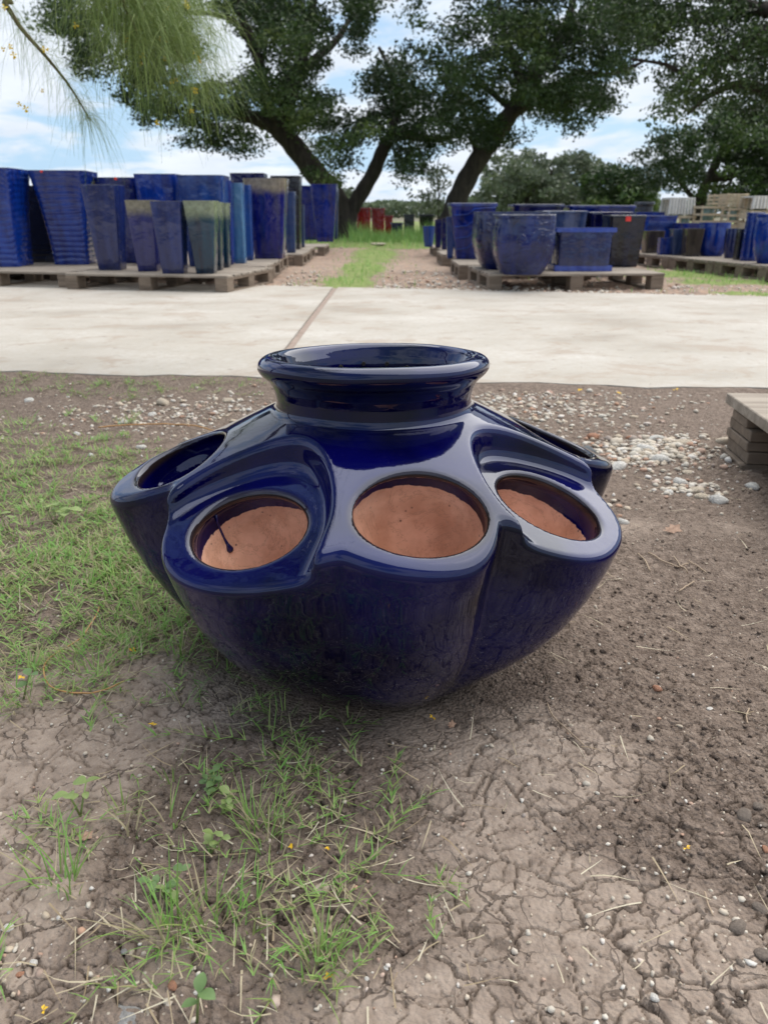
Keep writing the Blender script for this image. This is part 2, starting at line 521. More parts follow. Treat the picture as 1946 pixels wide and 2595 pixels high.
def build_pot():
    V, Q, Nn = surface_nets(potF, (-.375, -.375, -.04), (.375, .375, .425), .0036)
    clay, edge, which, z2 = potF(V, want=True)
    root = empty('strawberry_pot', POT)
    tag(root, 'large cobalt blue glazed strawberry pot with eight side openings on bare soil', 'planter')
    g, cl = mat_glaze_big(), mat_clay()
    fq_clay = clay[Q].min(1) > .010
    fw = which[Q].max(1)
    r = np.hypot(V[:, 0], V[:, 1])
    fneck = ((z2[Q].mean(1) > .343) & (r[Q].mean(1) < .16)) | ((r[Q].mean(1) < .1185) & (z2[Q].mean(1) > .08) & (fw < 0))
    def part(name, fm, mat, parent):
        f = Q[fm]
        if not len(f): return None
        u, inv = np.unique(f, return_inverse=True)
        me = mesh_np(name, V[u], inv.reshape(-1, 4), True)
        vattr(me, 'clay', clay[u]); vattr(me, 'edge', edge[u])
        me.normals_split_custom_set_from_vertices(Nn[u])
        return link(name, me, parent, mat)
    part('neck', fneck, g, root)
    part('bowl', ~fneck & (fw < 0), g, root)
    for i in range(8):
        m = (fw == i) & ~fneck
        pk = part('pocket', m & ~fq_clay, g, root)
        ln = part('clay_lining', m & fq_clay, cl, pk)
        if i == 7:   # run of glaze with a bead at its end, in the front left pocket
            ph = PK[7]['phi']; c, s = math.cos(ph), math.sin(ph)
            pts = []
            for t, q0, z0 in DRIP:
                pts.append((t, q0, z0))
            W = [np.array([q * s + t * c, -q * c + t * s, z]) for t, q, z in pts]
            # settle every point on the pot's inner wall
            WW = np.array(W)
            for _ in range(12):
                f = potF(WW); G = np.zeros_like(WW)
                for kk in range(3):
                    d = np.zeros(3); d[kk] = .001
                    G[:, kk] = (potF(WW + d) - potF(WW - d)) / .002
                WW = WW - (f / np.maximum((G * G).sum(1), .3))[:, None] * G * .7
            mb = MB().tube([Vector(w) for w in WW], [.0012, .0014, .0016, .0015, .0022, .0048, .0034], 8)
            dr, nt, b = new_mat('glaze_drip_blue'); b.inputs['Base Color'].default_value = (.006, .006, .06, 1); b.inputs['Roughness'].default_value = .05
            mb.build('glaze_drip', dr, pk, smooth=True)
    # small drain holes in the inner wall of the neck
    hm, nt, b = new_mat('pierced_hole_dark'); b.inputs['Base Color'].default_value = (.02, .016, .014, 1); b.inputs['Roughness'].default_value = .9
    neck = [o for o in root.children if o.name.startswith('neck')][0]
    for a, dz in ((-38, -.014), (-25, -.003), (-22, -.018), (-8, 0), (-13, -.013), (9, 0), (13, -.012), (24, -.004), (28, -.015), (40, -.008)):
        a = R(a); rr = .1078
        zz = .371 + dz - .055 * rr * math.cos(a)
        mb = MB().tube([(rr * math.sin(a), rr * math.cos(a), zz), ((rr + .004) * math.sin(a), (rr + .004) * math.cos(a), zz)], .0028, 8)
        mb.build('drain_hole', hm, neck)
    return root
DRIP = [(-.060, .222, .235), (-.059, .220, .227), (-.057, .218, .219), (-.054, .216, .211), (-.051, .214, .204), (-.049, .213, .199), (-.048, .212, .196)]
build_pot()
# ------------------------------------------------------------------ ground, road
DRY = [(1250, 1900, .20, .12, 1.), (1180, 1850, .14, .08, .8), (1400, 2350, .16, .10, 1.), (1200, 2180, .14, .07, .6), (100, 1960, .22, .14, .9),
       (350, 1750, .20, .12, .9), (60, 2250, .12, .16, .8), (1350, 2500, .2, .08, .8), (300, 2350, .12, .10, .7), (1700, 1350, .5, .1, .35),
       (1640, 2000, .14, .08, .3)]
DARK = [(850, 1930, .17, .09, .9), (780, 2080, .10, .07, .5), (1000, 2270, .12, .06, .4), (1620, 1720, .32, .22, .55), (1780, 2120, .16, .14, .5), (1250, 2330, .08, .05, .5), (520, 1950, .10, .07, .6), (560, 2200, .10, .08, .5), (200, 1010, .3, .2, .7), (1500, 1420, .3, .14, .6)]  # dark crumbly soil; patches in front of the pot include its painted shade
CRK = [(1250, 1900, .24, .13, 1.), (1080, 1900, .14, .14, .9), (1400, 2380, .26, .14, .9), (60, 2000, .28, .22, 1.), (350, 1780, .22, .12, 1.), (100, 2250, .16, .18, .9),
       (1000, 2300, .16, .14, .55), (330, 2350, .14, .14, .6), (1150, 2150, .15, .10, .7)]
GRS = [(40, 1230, .44, .32, 2.2), (130, 1430, .30, .24, 2.2), (300, 1260, .16, .18, 1.6), (60, 1600, .24, .15, 1.9), (240, 1530, .16, .09, .55), (330, 1380, .10, .14, .55),
       (450, 1640, .10, .07, .8), (600, 1740, .11, .06, .75), (380, 1540, .10, .07, .55), (760, 1840, .12, .05, .6), (900, 1930, .09, .05, .45),
       (650, 2330, .14, .12, .60), (760, 2480, .13, .11, .62), (560, 2560, .12, .08, .55), (430, 2400, .08, .08, .45), (930, 2250, .05, .06, .5), (700, 2160, .08, .05, .5), (820, 2020, .08, .05, .35),
       (60, 2540, .08, .05, .7), (190, 2600, .07, .04, .6), (900, 2580, .06, .05, .6), (210, 2080, .06, .04, .5), (60, 1760, .05, .05, .7), (540, 2050, .09, .04, .35),
       (60, 950, .80, .24, 2.4), (300, 975, .34, .12, 1.3), (10, 1080, .30, .25, .55), (280, 1080, .22, .10, .35), (600, 1960, .10, .05, .25), (300, 1950, .10, .05, .3)]
GVL = [(1500, 1130, .32, .26, 1.), (1640, 1165, .22, .14, 1.), (1560, 1260, .16, .08, .7), (1330, 1060, .40, .20, .55), (530, 1030, .45, .20, .9), (620, 1000, .3, .2, .6), (260, 1000, .4, .2, .3),
       (1800, 1120, .2, .3, .4), (1350, 1010, .8, .25, .35), (60, 2330, .05, .08, .1), (1740, 2480, .1, .12, .06), (100, 1010, .3, .15, .25)]
def blobs(L, x, y):
    s = np.zeros(x.shape, np.float32)
    for u, v, rx, ry, a in L:
        c = P(u, v)
        s = np.maximum(s, a * np.exp(-(((x - c.x) / rx) ** 2 + ((y - c.y) / ry) ** 2) * .9))
    return s
def near_h(x, y, full=True):
    dry = np.clip(blobs(DRY, x, y) * 1.25 * (.35 + 1.3 * fbm(x * 9, y * 9, 3, 5)) , 0, 1)
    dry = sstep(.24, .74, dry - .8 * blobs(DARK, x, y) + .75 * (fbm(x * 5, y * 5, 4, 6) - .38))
    crk = np.clip(blobs(CRK, x, y) * 1.4 + .28, 0, 1)
    h = (fbm(x * 2.2, y * 2.2, 3, 1) - .5) * .035 + (fbm(x * 11, y * 11, 3, 2) - .5) * .009
    rough = 1 - .6 * dry
    h = h + (fbm(x * 70, y * 70, 3, 3) - .5) * .0038 * rough
    ec, ic = voro(x * 62 + 4 * fbm(x * 20, y * 20, 2, 14), y * 62, 15)
    h = h + (np.minimum(ec, .35) * .0080 * (.3 + ic) - .002) * rough * sstep(.42, .60, fbm(x * 13, y * 13, 3, 16) + .12 * (1 - dry))
    if full:
        cr = fbm(x * 190, y * 190, 2, 4)
        h = h + (cr - .5) * .0030 * rough
        wx = x + (fbm(x * 26, y * 26, 3, 21) - .5) * .040; wy = y + (fbm(x * 26 + 9, y * 26, 3, 22) - .5) * .040
        e1, i1 = voro(wx * 19, wy * 19, 31)
        e2, i2 = voro(wx * 40 + 3, wy * 40, 32)
        keep1 = sstep(.30, .50, fbm(x * 9 + 3, y * 9, 2, 41) + .38 * (crk - .3))
        keep2 = sstep(.42, .60, fbm(x * 14 + 3, y * 14, 2, 42) + .30 * (crk - .5))
        w1 = .022 + .035 * fbm(x * 12, y * 12, 2, 8)
        c1 = (1 - sstep(.25, 1.0, e1 / w1)) * keep1 * sstep(.1, .5, crk)
        c2 = (1 - sstep(.25, 1.0, e2 / .055)) * keep2 * sstep(.15, .6, crk)
        h = h + (i1 - .5) * .0022 * sstep(.1, .6, crk)
        h = h - c1 * .0052 - c2 * .0036
        crack = np.maximum(c1, c2 * .8)
    else: crack = 0 * h
    # trodden flat where the pot stands; runs down to the slab edge
    rp = np.hypot(x - POT.x, y - POT.y)
    flat = sstep(.30, .17, rp)
    h = h * (1 - flat) - .021 * flat
    return h, dry, crack
def road_near(x): return RN0.y + (x - RN0.x) * (RN1.y - RN0.y) / (RN1.x - RN0.x)
def road_far(x): return RF0.y + (x - RF0.x) * (RF1.y - RF0.y) / (RF1.x - RF0.x)
RN0, RN1 = P(181, 952), P(1946, 992)
RF0, RF1 = P(0, 712), P(1946, 755)

def mat_soil(name, far=False):
    m, nt, b = new_mat(name)
    co = objco(nt)
    n1 = noise(nt, 75 if not far else 5, 6, .65, vec=co)
    n2 = noise(nt, 9 if not far else 1.2, 4, .6, vec=co)
    col = ramp(nt, n1, [(.30, (.125, .092, .073)), (.5, (.225, .173, .140)), (.72, (.345, .272, .222))])
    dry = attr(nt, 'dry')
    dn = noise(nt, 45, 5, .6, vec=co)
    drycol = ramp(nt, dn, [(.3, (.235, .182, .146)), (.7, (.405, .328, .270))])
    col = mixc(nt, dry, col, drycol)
    col = mixc(nt, maprange(nt, n2, .3, .7, .0, .35), col, mixc(nt, .5, col, (.26, .20, .16)))
    if not far:
        sp = nt.nodes.new('ShaderNodeTexVoronoi'); sp.inputs['Scale'].default_value = 170
        nt.links.new(co, sp.inputs['Vector'])
        sepc = nt.nodes.new('ShaderNodeSeparateColor'); nt.links.new(sp.outputs['Color'], sepc.inputs[0])
        spk = mathn(nt, 'MULTIPLY', maprange(nt, sp.outputs['Distance'], .16, .24, 1, 0), maprange(nt, sepc.outputs[0], .90, .92))
        col = mixc(nt, spk, col, (.50, .44, .36))
        ck = attr(nt, 'crack')
        wp = nt.nodes.new('ShaderNodeTexNoise'); wp.inputs['Scale'].default_value = 30; wp.inputs['Detail'].default_value = 4; nt.links.new(co, wp.inputs['Vector'])
        vs = nt.nodes.new('ShaderNodeVectorMath'); vs.operation = 'MULTIPLY_ADD'; vs.inputs[1].default_value = (.05, .05, 0); nt.links.new(wp.outputs['Color'], vs.inputs[0]); nt.links.new(co, vs.inputs[2])
        flatv = nt.nodes.new('ShaderNodeVectorMath'); flatv.operation = 'MULTIPLY'; flatv.inputs[1].default_value = (1, 1, 0); nt.links.new(vs.outputs[0], flatv.inputs[0])
        ve = nt.nodes.new('ShaderNodeTexVoronoi'); ve.feature = 'DISTANCE_TO_EDGE'; ve.inputs['Scale'].default_value = 27; nt.links.new(flatv.outputs[0], ve.inputs['Vector'])
        km = noise(nt, 11, 2, .5, vec=co)
        fine = mathn(nt, 'MULTIPLY', maprange(nt, ve.outputs['Distance'], .010, .034, 1, 0), mathn(nt, 'MULTIPLY', maprange(nt, km, .42, .56), mathn(nt, 'ADD', mathn(nt, 'MULTIPLY', dry, .8), .2)))
        ck = mathn(nt, 'MAXIMUM', ck, fine)
        col = mixc(nt, mathn(nt, 'MULTIPLY', ck, .65), col, (.045, .033, .027))  # shadow inside the cracks painted as dark soil colour
    else:
        g = attr(nt, 'grass')
        gn = noise(nt, 6, 6, .7, vec=co)
        gm = maprange(nt, mathn(nt, 'ADD', g, mathn(nt, 'MULTIPLY', mathn(nt, 'SUBTRACT', gn, .5), 1.1)), .38, .62)
        gc = ramp(nt, noise(nt, 14, 4, .6, vec=co), [(.3, (.13, .17, .055)), (.7, (.26, .31, .11))])
        lit = noise(nt, 24, 5, .75, vec=co)
        col = mixc(nt, maprange(nt, lit, .44, .62, 0, .85), col, (.42, .285, .205))
        st = noise(nt, 40, 2, .6, vec=co)
        col = mixc(nt, maprange(nt, st, .66, .72), col, (.52, .45, .37))
        col = mixc(nt, gm, col, gc)
    nt.links.new(col, b.inputs['Base Color'])
    b.inputs['Roughness'].default_value = .95
    b.inputs['Specular IOR Level'].default_value = .15
    if far:
        bump(nt, b, n1, .8, .03)
    else:
        f = noise(nt, 330, 5, .7, vec=co)
        g2 = noise(nt, 120, 4, .65, vec=co)
        vg = nt.nodes.new('ShaderNodeTexVoronoi'); vg.inputs['Scale'].default_value = 210; nt.links.new(co, vg.inputs['Vector'])
        h = mathn(nt, 'ADD', mathn(nt, 'ADD', f, mathn(nt, 'MULTIPLY', g2, 1.5)), mathn(nt, 'MULTIPLY', vg.outputs['Distance'], -1.3))
        h = mathn(nt, 'SUBTRACT', h, mathn(nt, 'MULTIPLY', fine, 1.6))
        k = mathn(nt, 'SUBTRACT', 1.0, mathn(nt, 'MULTIPLY', dry, .45))
        bb = nt.nodes.new('ShaderNodeBump'); bb.inputs['Distance'].default_value = .0034
        nt.links.new(mathn(nt, 'MULTIPLY', k, 1.0), bb.inputs['Strength']); nt.links.new(h, bb.inputs['Height'])
        nt.links.new(bb.outputs[0], b.inputs['Normal'])
    return m

def graded(y0, y1, rows, a0, b0, cols, yend=None):
    yy = y0 * (y1 / y0) ** (np.arange(rows) / (rows - 1))
    s = np.linspace(-1, 1, cols)
    Y = np.repeat(yy[:, None], cols, 1)
    X = s[None, :] * (a0 + b0 * Y)
    return X, Y
def grid_faces(r, c):
    i = np.arange(r * c).reshape(r, c)
    return np.stack([i[:-1, :-1], i[:-1, 1:], i[1:, 1:], i[1:, :-1]], -1).reshape(-1, 4)

SOIL_NEAR = mat_soil('cracked_soil')
SOIL_FAR = mat_soil('dirt_and_grass', True)
def build_ground():
    X, Y = graded(.26, 3.35, 800, .30, .62, 620)
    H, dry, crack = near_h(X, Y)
    rn = road_near(X)
    H = np.where(Y > rn - .10, H * sstep(0, .10, rn - Y) * .8 + .007 * sstep(-.0, .10, Y - rn + .1) + (fbm(X * 14, Y * 14, 3, 19) - .5) * .010 * sstep(.0, .05, Y - rn + .1), H)
    H = np.where(Y > rn + .045, -.03, H)
    me = mesh_np('ground', np.stack([X, Y, H], -1).reshape(-1, 3), grid_faces(*X.shape), True)
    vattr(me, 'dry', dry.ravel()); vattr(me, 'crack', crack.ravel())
    g = link('ground', me, None, SOIL_NEAR); tag(g, kind='structure')
    # far side of the road
    X, Y = graded(5.3, 60, 330, .9, .75, 420)
    rf = road_far(X)
    H = (fbm(X * .5, Y * .5, 3, 50) - .5) * .05 + (fbm(X * 6, Y * 6, 3, 51) - .5) * .035 + (fbm(X * 25, Y * 25, 2, 52) - .5) * .018
    H = np.where(Y < rf + .25, H * sstep(-.02, .25, Y - rf) , H)
    H = np.where(Y < rf - .04, -.04, H)
    gr = far_grass(X, Y)
    me = mesh_np('yard_ground', np.stack([X, Y, H], -1).reshape(-1, 3), grid_faces(*X.shape), True)
    vattr(me, 'grass', gr.ravel()); vattr(me, 'dry', (sstep(.4, .7, fbm(X, Y, 3, 55)) * .7).ravel())
    tag(link('yard_ground', me, None, SOIL_FAR), kind='structure')
    # everything beyond, to the horizon
    mb = MB()
    mb.v = [Vector(p) for p in ((-900, -300, -.05), (900, -300, -.05), (900, 1500, -.05), (-900, 1500, -.05))]
    mb.f = [[0, 1, 2, 3]]
    m, nt, b = new_mat('open_field')
    co = objco(nt)
    col = ramp(nt, noise(nt, .35, 6, .65, vec=co), [(.35, (.085, .115, .045)), (.5, (.15, .135, .085)), (.65, (.19, .155, .115))])
    nt.links.new(col, b.inputs['Base Color']); b.inputs['Roughness'].default_value = .95
    tag(mb.build('field', m), kind='structure')
FG = [(885, 712, .24, .8, 1.1), (922, 678, .26, 1.4, 1.1), (950, 645, .38, 2.5, .95), (858, 738, .34, .25, 1.2), (1690, 695, .7, .5, 1.0), (1850, 715, .6, .35, .9), (1930, 745, .5, .15, .9),
      (1780, 700, .5, .5, .8), (1930, 700, .8, .4, .5)]
def far_grass(x, y):
    s = blobs([(u, v, rx, ry, a) for u, v, rx, ry, a in FG], x, y)
    s = np.maximum(s, sstep(13.2, 14.2, y + .2 * np.sin(x * 3)) * (.45 + .6 * fbm(x * .6, y * .6, 3, 57)))
    return s

def build_road():
    m, nt, b = new_mat('pale_concrete')
    co = objco(nt, (1, 1, 1)); cs = objco(nt, (1.0, 1.35, 1))
    a = noise(nt, 1.3, 6, .6, vec=cs)
    col = ramp(nt, a, [(.25, (.27, .235, .195)), (.45, (.41, .38, .335)), (.70, (.52, .495, .455))])
    fine = noise(nt, 45, 6, .7, vec=co)
    col = mixc(nt, maprange(nt, fine, .35, .65, .45, 0), col, (.38, .32, .25))
    s1 = noise(nt, 3.2, 7, .7, vec=cs, dist=.6)
    col = mixc(nt, maprange(nt, s1, .50, .64, 0, .6), col, (.33, .26, .20))
    # thin earth carried on along the edges of the slab
    s2 = noise(nt, 16, 4, .7, vec=cs)
    col = mixc(nt, maprange(nt, s2, .62, .70, 0, .6), col, (.19, .14, .11))
    nt.links.new(col, b.inputs['Base Color']); b.inputs['Roughness'].default_value = .85
    bump(nt, b, noise(nt, 120, 5, .7, vec=co), .5, .004)
    base = MB()
    x0, x1 = -30, 30
    zt, zb = .010, -.14
    def prism(name, a, b_, mat, parent, z1, z0, wob=True):
        # a, b_: lists of (x,y) front edge and back edge, same length
        n = len(a); V = []
        for (x, y) in a + b_[::-1]: V.append((x, y, z1))
        for (x, y) in a + b_[::-1]: V.append((x, y, z0))
        me = bpy.data.meshes.new(name)
        F = [[k, k + 1, 2 * n - 2 - k, 2 * n - 1 - k] for k in range(n - 1)]
        t = 2 * n
        F += [[k, (k + 1) % t, (k + 1) % t + t, k + t][::-1] for k in range(t)]
        me.from_pydata(V, [], F); me.update()
        return link(name, me, parent, mat)
    j0, j1 = P(735, 885), P(845, 738)
    dj = (j1 - j0) / (j1.y - j0.y)
    def jx(y): return j0.x + dj.x * (y - j0.y)
    yn0 = road_near(jx(RN0.y)); 
    jn = (jx(yn0), yn0); yf0 = road_far(jx(6.5)); jf = (jx(yf0), yf0)
    def edge(xa, xb, f, n, s):
        xs = [xa + (xb - xa) * k / (n - 1) for k in range(n)]
        return [(x, f(x) + (.018 * math.sin(x * 9 + s) + .012 * math.sin(x * 23 + s) if 0 < k < n - 1 else 0)) for k, x in enumerate(xs)]
    lx = jn[0] - .019; rx = jn[0] + .019; lfx = jf[0] - .022; rfx = jf[0] + .022
    root = prism('road', [(x0, road_near(x0) + .06), (x1, road_near(x1) + .06)], [(x0, road_far(x0) - .06), (x1, road_far(x1) - .06)], m, None, -.012, -.2)
    tag(root, kind='structure')
    prism('concrete_slab', edge(x0, lx, road_near, 260, 1), edge(x0, lfx, road_far, 260, 2), m, root, zt, zb)
    prism('concrete_slab', edge(rx, x1, road_near, 260, 3), edge(rfx, x1, road_far, 260, 4), m, root, zt, zb)
    jm, nt, b = new_mat('joint_earth')
    co = objco(nt)
    nt.links.new(ramp(nt, noise(nt, 25, 4, .6, vec=co), [(.3, (.24, .18, .145)), (.7, (.36, .28, .235))]), b.inputs['Base Color'])
    b.inputs['Roughness'].default_value = .95
    prism('joint_strip', [(lx + .004, yn0 + .03), (rx - .004, yn0 + .03)], [(lfx + .004, yf0 - .03), (rfx - .004, yf0 - .03)], jm, root, zt - .007, zb)
build_ground()
build_road()

# ------------------------------------------------------------------ stones, grass, litter
def zground(x, y):
    x = np.asarray(x, np.float32); y = np.asarray(y, np.float32)
    return near_h(x, y, False)[0]
def ico(sub=1):
    bm = bmesh.new(); bmesh.ops.create_icosphere(bm, subdivisions=sub, radius=1)
    V = np.array([v.co[:] for v in bm.verts]); F = np.array([[v.index for v in f.verts] for f in bm.faces]); bm.free()
    return V, F
IV, IF = ico(1)
def scatter_solids(name, pos, size, mat, seed=0, dryv=None, flat=.6, cols=None, parent=None, verts=(IV, IF)):
    "many small lumps joined as one stuff mesh"
    g = np.random.default_rng(seed)
    V0, F0 = verts; n = len(pos)
    V = np.repeat(V0[None], n, 0) * (1 + g.uniform(-.36, .36, (n, len(V0), 1)))
    V = V * (size[:, None, None] * np.stack([g.uniform(.7, 1.3, n), g.uniform(.6, 1.1, n), g.uniform(flat * .7, flat * 1.3, n)], 1)[:, None, :])
    a = g.uniform(0, 6.28, n); c, s = np.cos(a)[:, None], np.sin(a)[:, None]
    X = V[..., 0] * c - V[..., 1] * s; Y = V[..., 0] * s + V[..., 1] * c
    V = np.stack([X, Y, V[..., 2]], -1) + pos[:, None, :]
    F = (F0[None] + (np.arange(n) * len(V0))[:, None, None]).reshape(-1, 3)
    me = mesh_np(name, V.reshape(-1, 3), F, False)
    vattr(me, 'tone', np.repeat(g.random(n), len(V0)))
    if dryv is not None: vattr(me, 'dry', np.repeat(dryv, len(V0)))
    o = link(name, me, parent, mat); tag(o, kind='stuff')
    return o
def mat_tone(name, stops, rough=.85, bscale=300, bdist=.001, transl=0):
    m, nt, b = new_mat(name)
    co = objco(nt)
    col = ramp(nt, attr(nt, 'tone'), stops)
    n = noise(nt, bscale * .3, 4, .6, vec=co)
    col = mixc(nt, maprange(nt, n, .3, .7, 0, .35), col, (.5, .5, .5), 'MULTIPLY')
    nt.links.new(col, b.inputs['Base Color']); b.inputs['Roughness'].default_value = rough
    if bdist: bump(nt, b, noise(nt, bscale, 4, .6, vec=co), .5, bdist)
    if transl:
        tr = nt.nodes.new('ShaderNodeBsdfTranslucent'); mx = nt.nodes.new('ShaderNodeMixShader')
        mx.inputs[0].default_value = transl
        nt.links.new(col, tr.inputs[0]); nt.links.new(b.outputs[0], mx.inputs[1]); nt.links.new(tr.outputs[0], mx.inputs[2])
        nt.links.new(mx.outputs[0], nt.nodes['Material Output'].inputs[0])
        b.inputs['Specular IOR Level'].default_value = .25
    return m
STONE = mat_tone('limestone', [(0, (.48, .42, .34)), (.25, (.64, .59, .51)), (.6, (.54, .44, .33)), (.75, (.70, .67, .62)), (.9, (.46, .27, .18)), (1, (.32, .28, .25))])
CRUMB = mat_tone('soil_crumbs', [(0, (.085, .066, .054)), (.6, (.16, .125, .10)), (1, (.23, .185, .15))], .95)
def sample(n, x0, x1, y0, y1, dens, g, zf=zground):
    "positions inside a fan in front of the camera, thinned by dens(x,y)"
    y = y0 * (y1 / y0) ** g.random(n); x = g.uniform(-1, 1, n) * (.26 + .58 * y)
    keep = (x > x0) & (x < x1) & (g.random(n) < dens(x, y)) & (y < road_near(x) - .01)
    return np.stack([x[keep], y[keep]], 1)

def off_pot(x, y): return np.hypot(x - POT.x, y - POT.y) > .185
def build_gravel():
    g = np.random.default_rng(3)
    # soil crumbs everywhere near
    p = sample(14000, -2, 2, .30, 1.6, lambda x, y: np.clip(1.1 - 1.3 * blobs(DRY, x, y), .12, 1) * off_pot(x, y), g)
    dv = near_h(p[:, 0].astype(np.float32), p[:, 1].astype(np.float32))[1]
    s = (.0009 + .0030 * g.random(len(p)) ** 2.5) * (1 - .45 * dv)
    scatter_solids('soil_crumbs', np.column_stack([p, zground(p[:, 0], p[:, 1]) + s * .2]), s, SOIL_NEAR, 5, dv, flat=.8)
    # pebbles
    d = lambda x, y: np.clip(.005 + 1.3 * blobs(GVL, x, y), 0, 1) * off_pot(x, y) * (.25 + .75 * (fbm(x * 7, y * 7, 2, 77) > .42))
    p = sample(15000, -3, 3, .40, 3.2, d, g)
    gv = blobs(GVL, p[:, 0], p[:, 1])
    s = (.0018 + .0075 * g.random(len(p)) ** 2.2 * (.45 + .9 * gv)) 
    scatter_solids('gravel', np.column_stack([p, zground(p[:, 0], p[:, 1]) + s * .15]), s, STONE, 6, flat=.62)
    Q = []; S = []
    for u, v, rx, ry, n, s0, s1 in ((1655, 1140, .13, .12, 520, .003, .015), (1580, 1150, .22, .16, 380, .002, .008), (1745, 1235, .08, .05, 160, .003, .010), (1400, 1040, .30, .22, 520, .003, .012), (1350, 1005, .5, .12, 260, .003, .009),
                                   (520, 1030, .30, .22, 330, .002, .010), (430, 1060, .35, .16, 260, .003, .009), (250, 1060, .35, .25, 120, .002, .009), (60, 2330, .05, .05, 9, .001, .004), (430, 2520, .05, .03, 20, .001, .004), (1880, 2450, .05, .06, 12, .001, .004)):
        c = P(u, v); q = g.normal(size=(n, 2)) * np.array([rx, ry]) * .62 + np.array([c.x, c.y]); Q.append(q); S.append(s0 + (s1 - s0) * g.random(n) ** 2.4)
    q = np.concatenate(Q); s = np.concatenate(S); k = (q[:, 1] < road_near(q[:, 0]) - .02) & off_pot(q[:, 0], q[:, 1]); q, s = q[k], s[k]
    scatter_solids('limestone_chips', np.column_stack([q, zground(q[:, 0], q[:, 1]) + s * .25]), s, STONE, 16, flat=.55, verts=ico(1))
    p = sample(2200, -2, 2, .30, 1.5, lambda x, y: 1.0 * off_pot(x, y), g)
    s = .0009 + .0018 * g.random(len(p)) ** 2
    scatter_solids('grit', np.column_stack([p, zground(p[:, 0], p[:, 1]) + s * .3]), s, STONE, 8, flat=.8)
    # gravel along the far edge of the road and in the yard
    n = 2600
    y = g.uniform(0, 1, n) ** 2.2 * 2.2; x = g.uniform(-3.6, 4.2, n)
    y = road_far(x) + .02 + y
    keep = ((x > -.9) | (y < road_far(x) + .1)) & (far_grass(x, y) < .3)
    s = (.006 + .016 * g.random(n) ** 2)
    scatter_solids('yard_gravel', np.column_stack([x, y, np.full(n, .002)])[keep], s[keep], STONE, 9, flat=.6)
build_gravel()

def stone_mesh(seed, sub=2, flat=.6):
    V, F = ico(sub); g = np.random.default_rng(seed)
    D = np.zeros(len(V))
    for _ in range(7):
        n = g.normal(size=3); n /= np.linalg.norm(n); c = g.uniform(.55, .9)
        V = V - np.maximum(V @ n - c, 0)[:, None] * n * .9
    V *= 1 + g.uniform(-.04, .04, (len(V), 1))
    V = V * np.array([1.15, .85, flat])
    me = mesh_np('stone', V, F, False)
    return me
_sm = [stone_mesh(100 + i, 2, .5 + .06 * (i % 4)) for i in range(8)]
def stone_mat(name, c):
    m, nt, b = new_mat(name); co = objco(nt)
    n = noise(nt, 3, 5, .65, vec=co)
    nt.links.new(mixc(nt, maprange(nt, n, .3, .7), tuple(x * .72 for x in c), tuple(min(.8, x * 1.12) for x in c)), b.inputs['Base Color'])
    b.inputs['Roughness'].default_value = .85
    bump(nt, b, noise(nt, 9, 5, .6, vec=co), .5, .06)
    return m
SM = dict(white=stone_mat('white_stone', (.68, .65, .60)), tan=stone_mat('tan_stone', (.58, .49, .38)), grey=stone_mat('grey_stone', (.30, .29, .28)),
          red=stone_mat('reddish_stone', (.42, .21, .13)), clod=stone_mat('dry_mud_lump', (.20, .16, .13)), pink=stone_mat('pink_stone', (.48, .30, .24)), dark=stone_mat('dark_grey_stone', (.14, .15, .16)))
for i, me in enumerate(_sm): pass
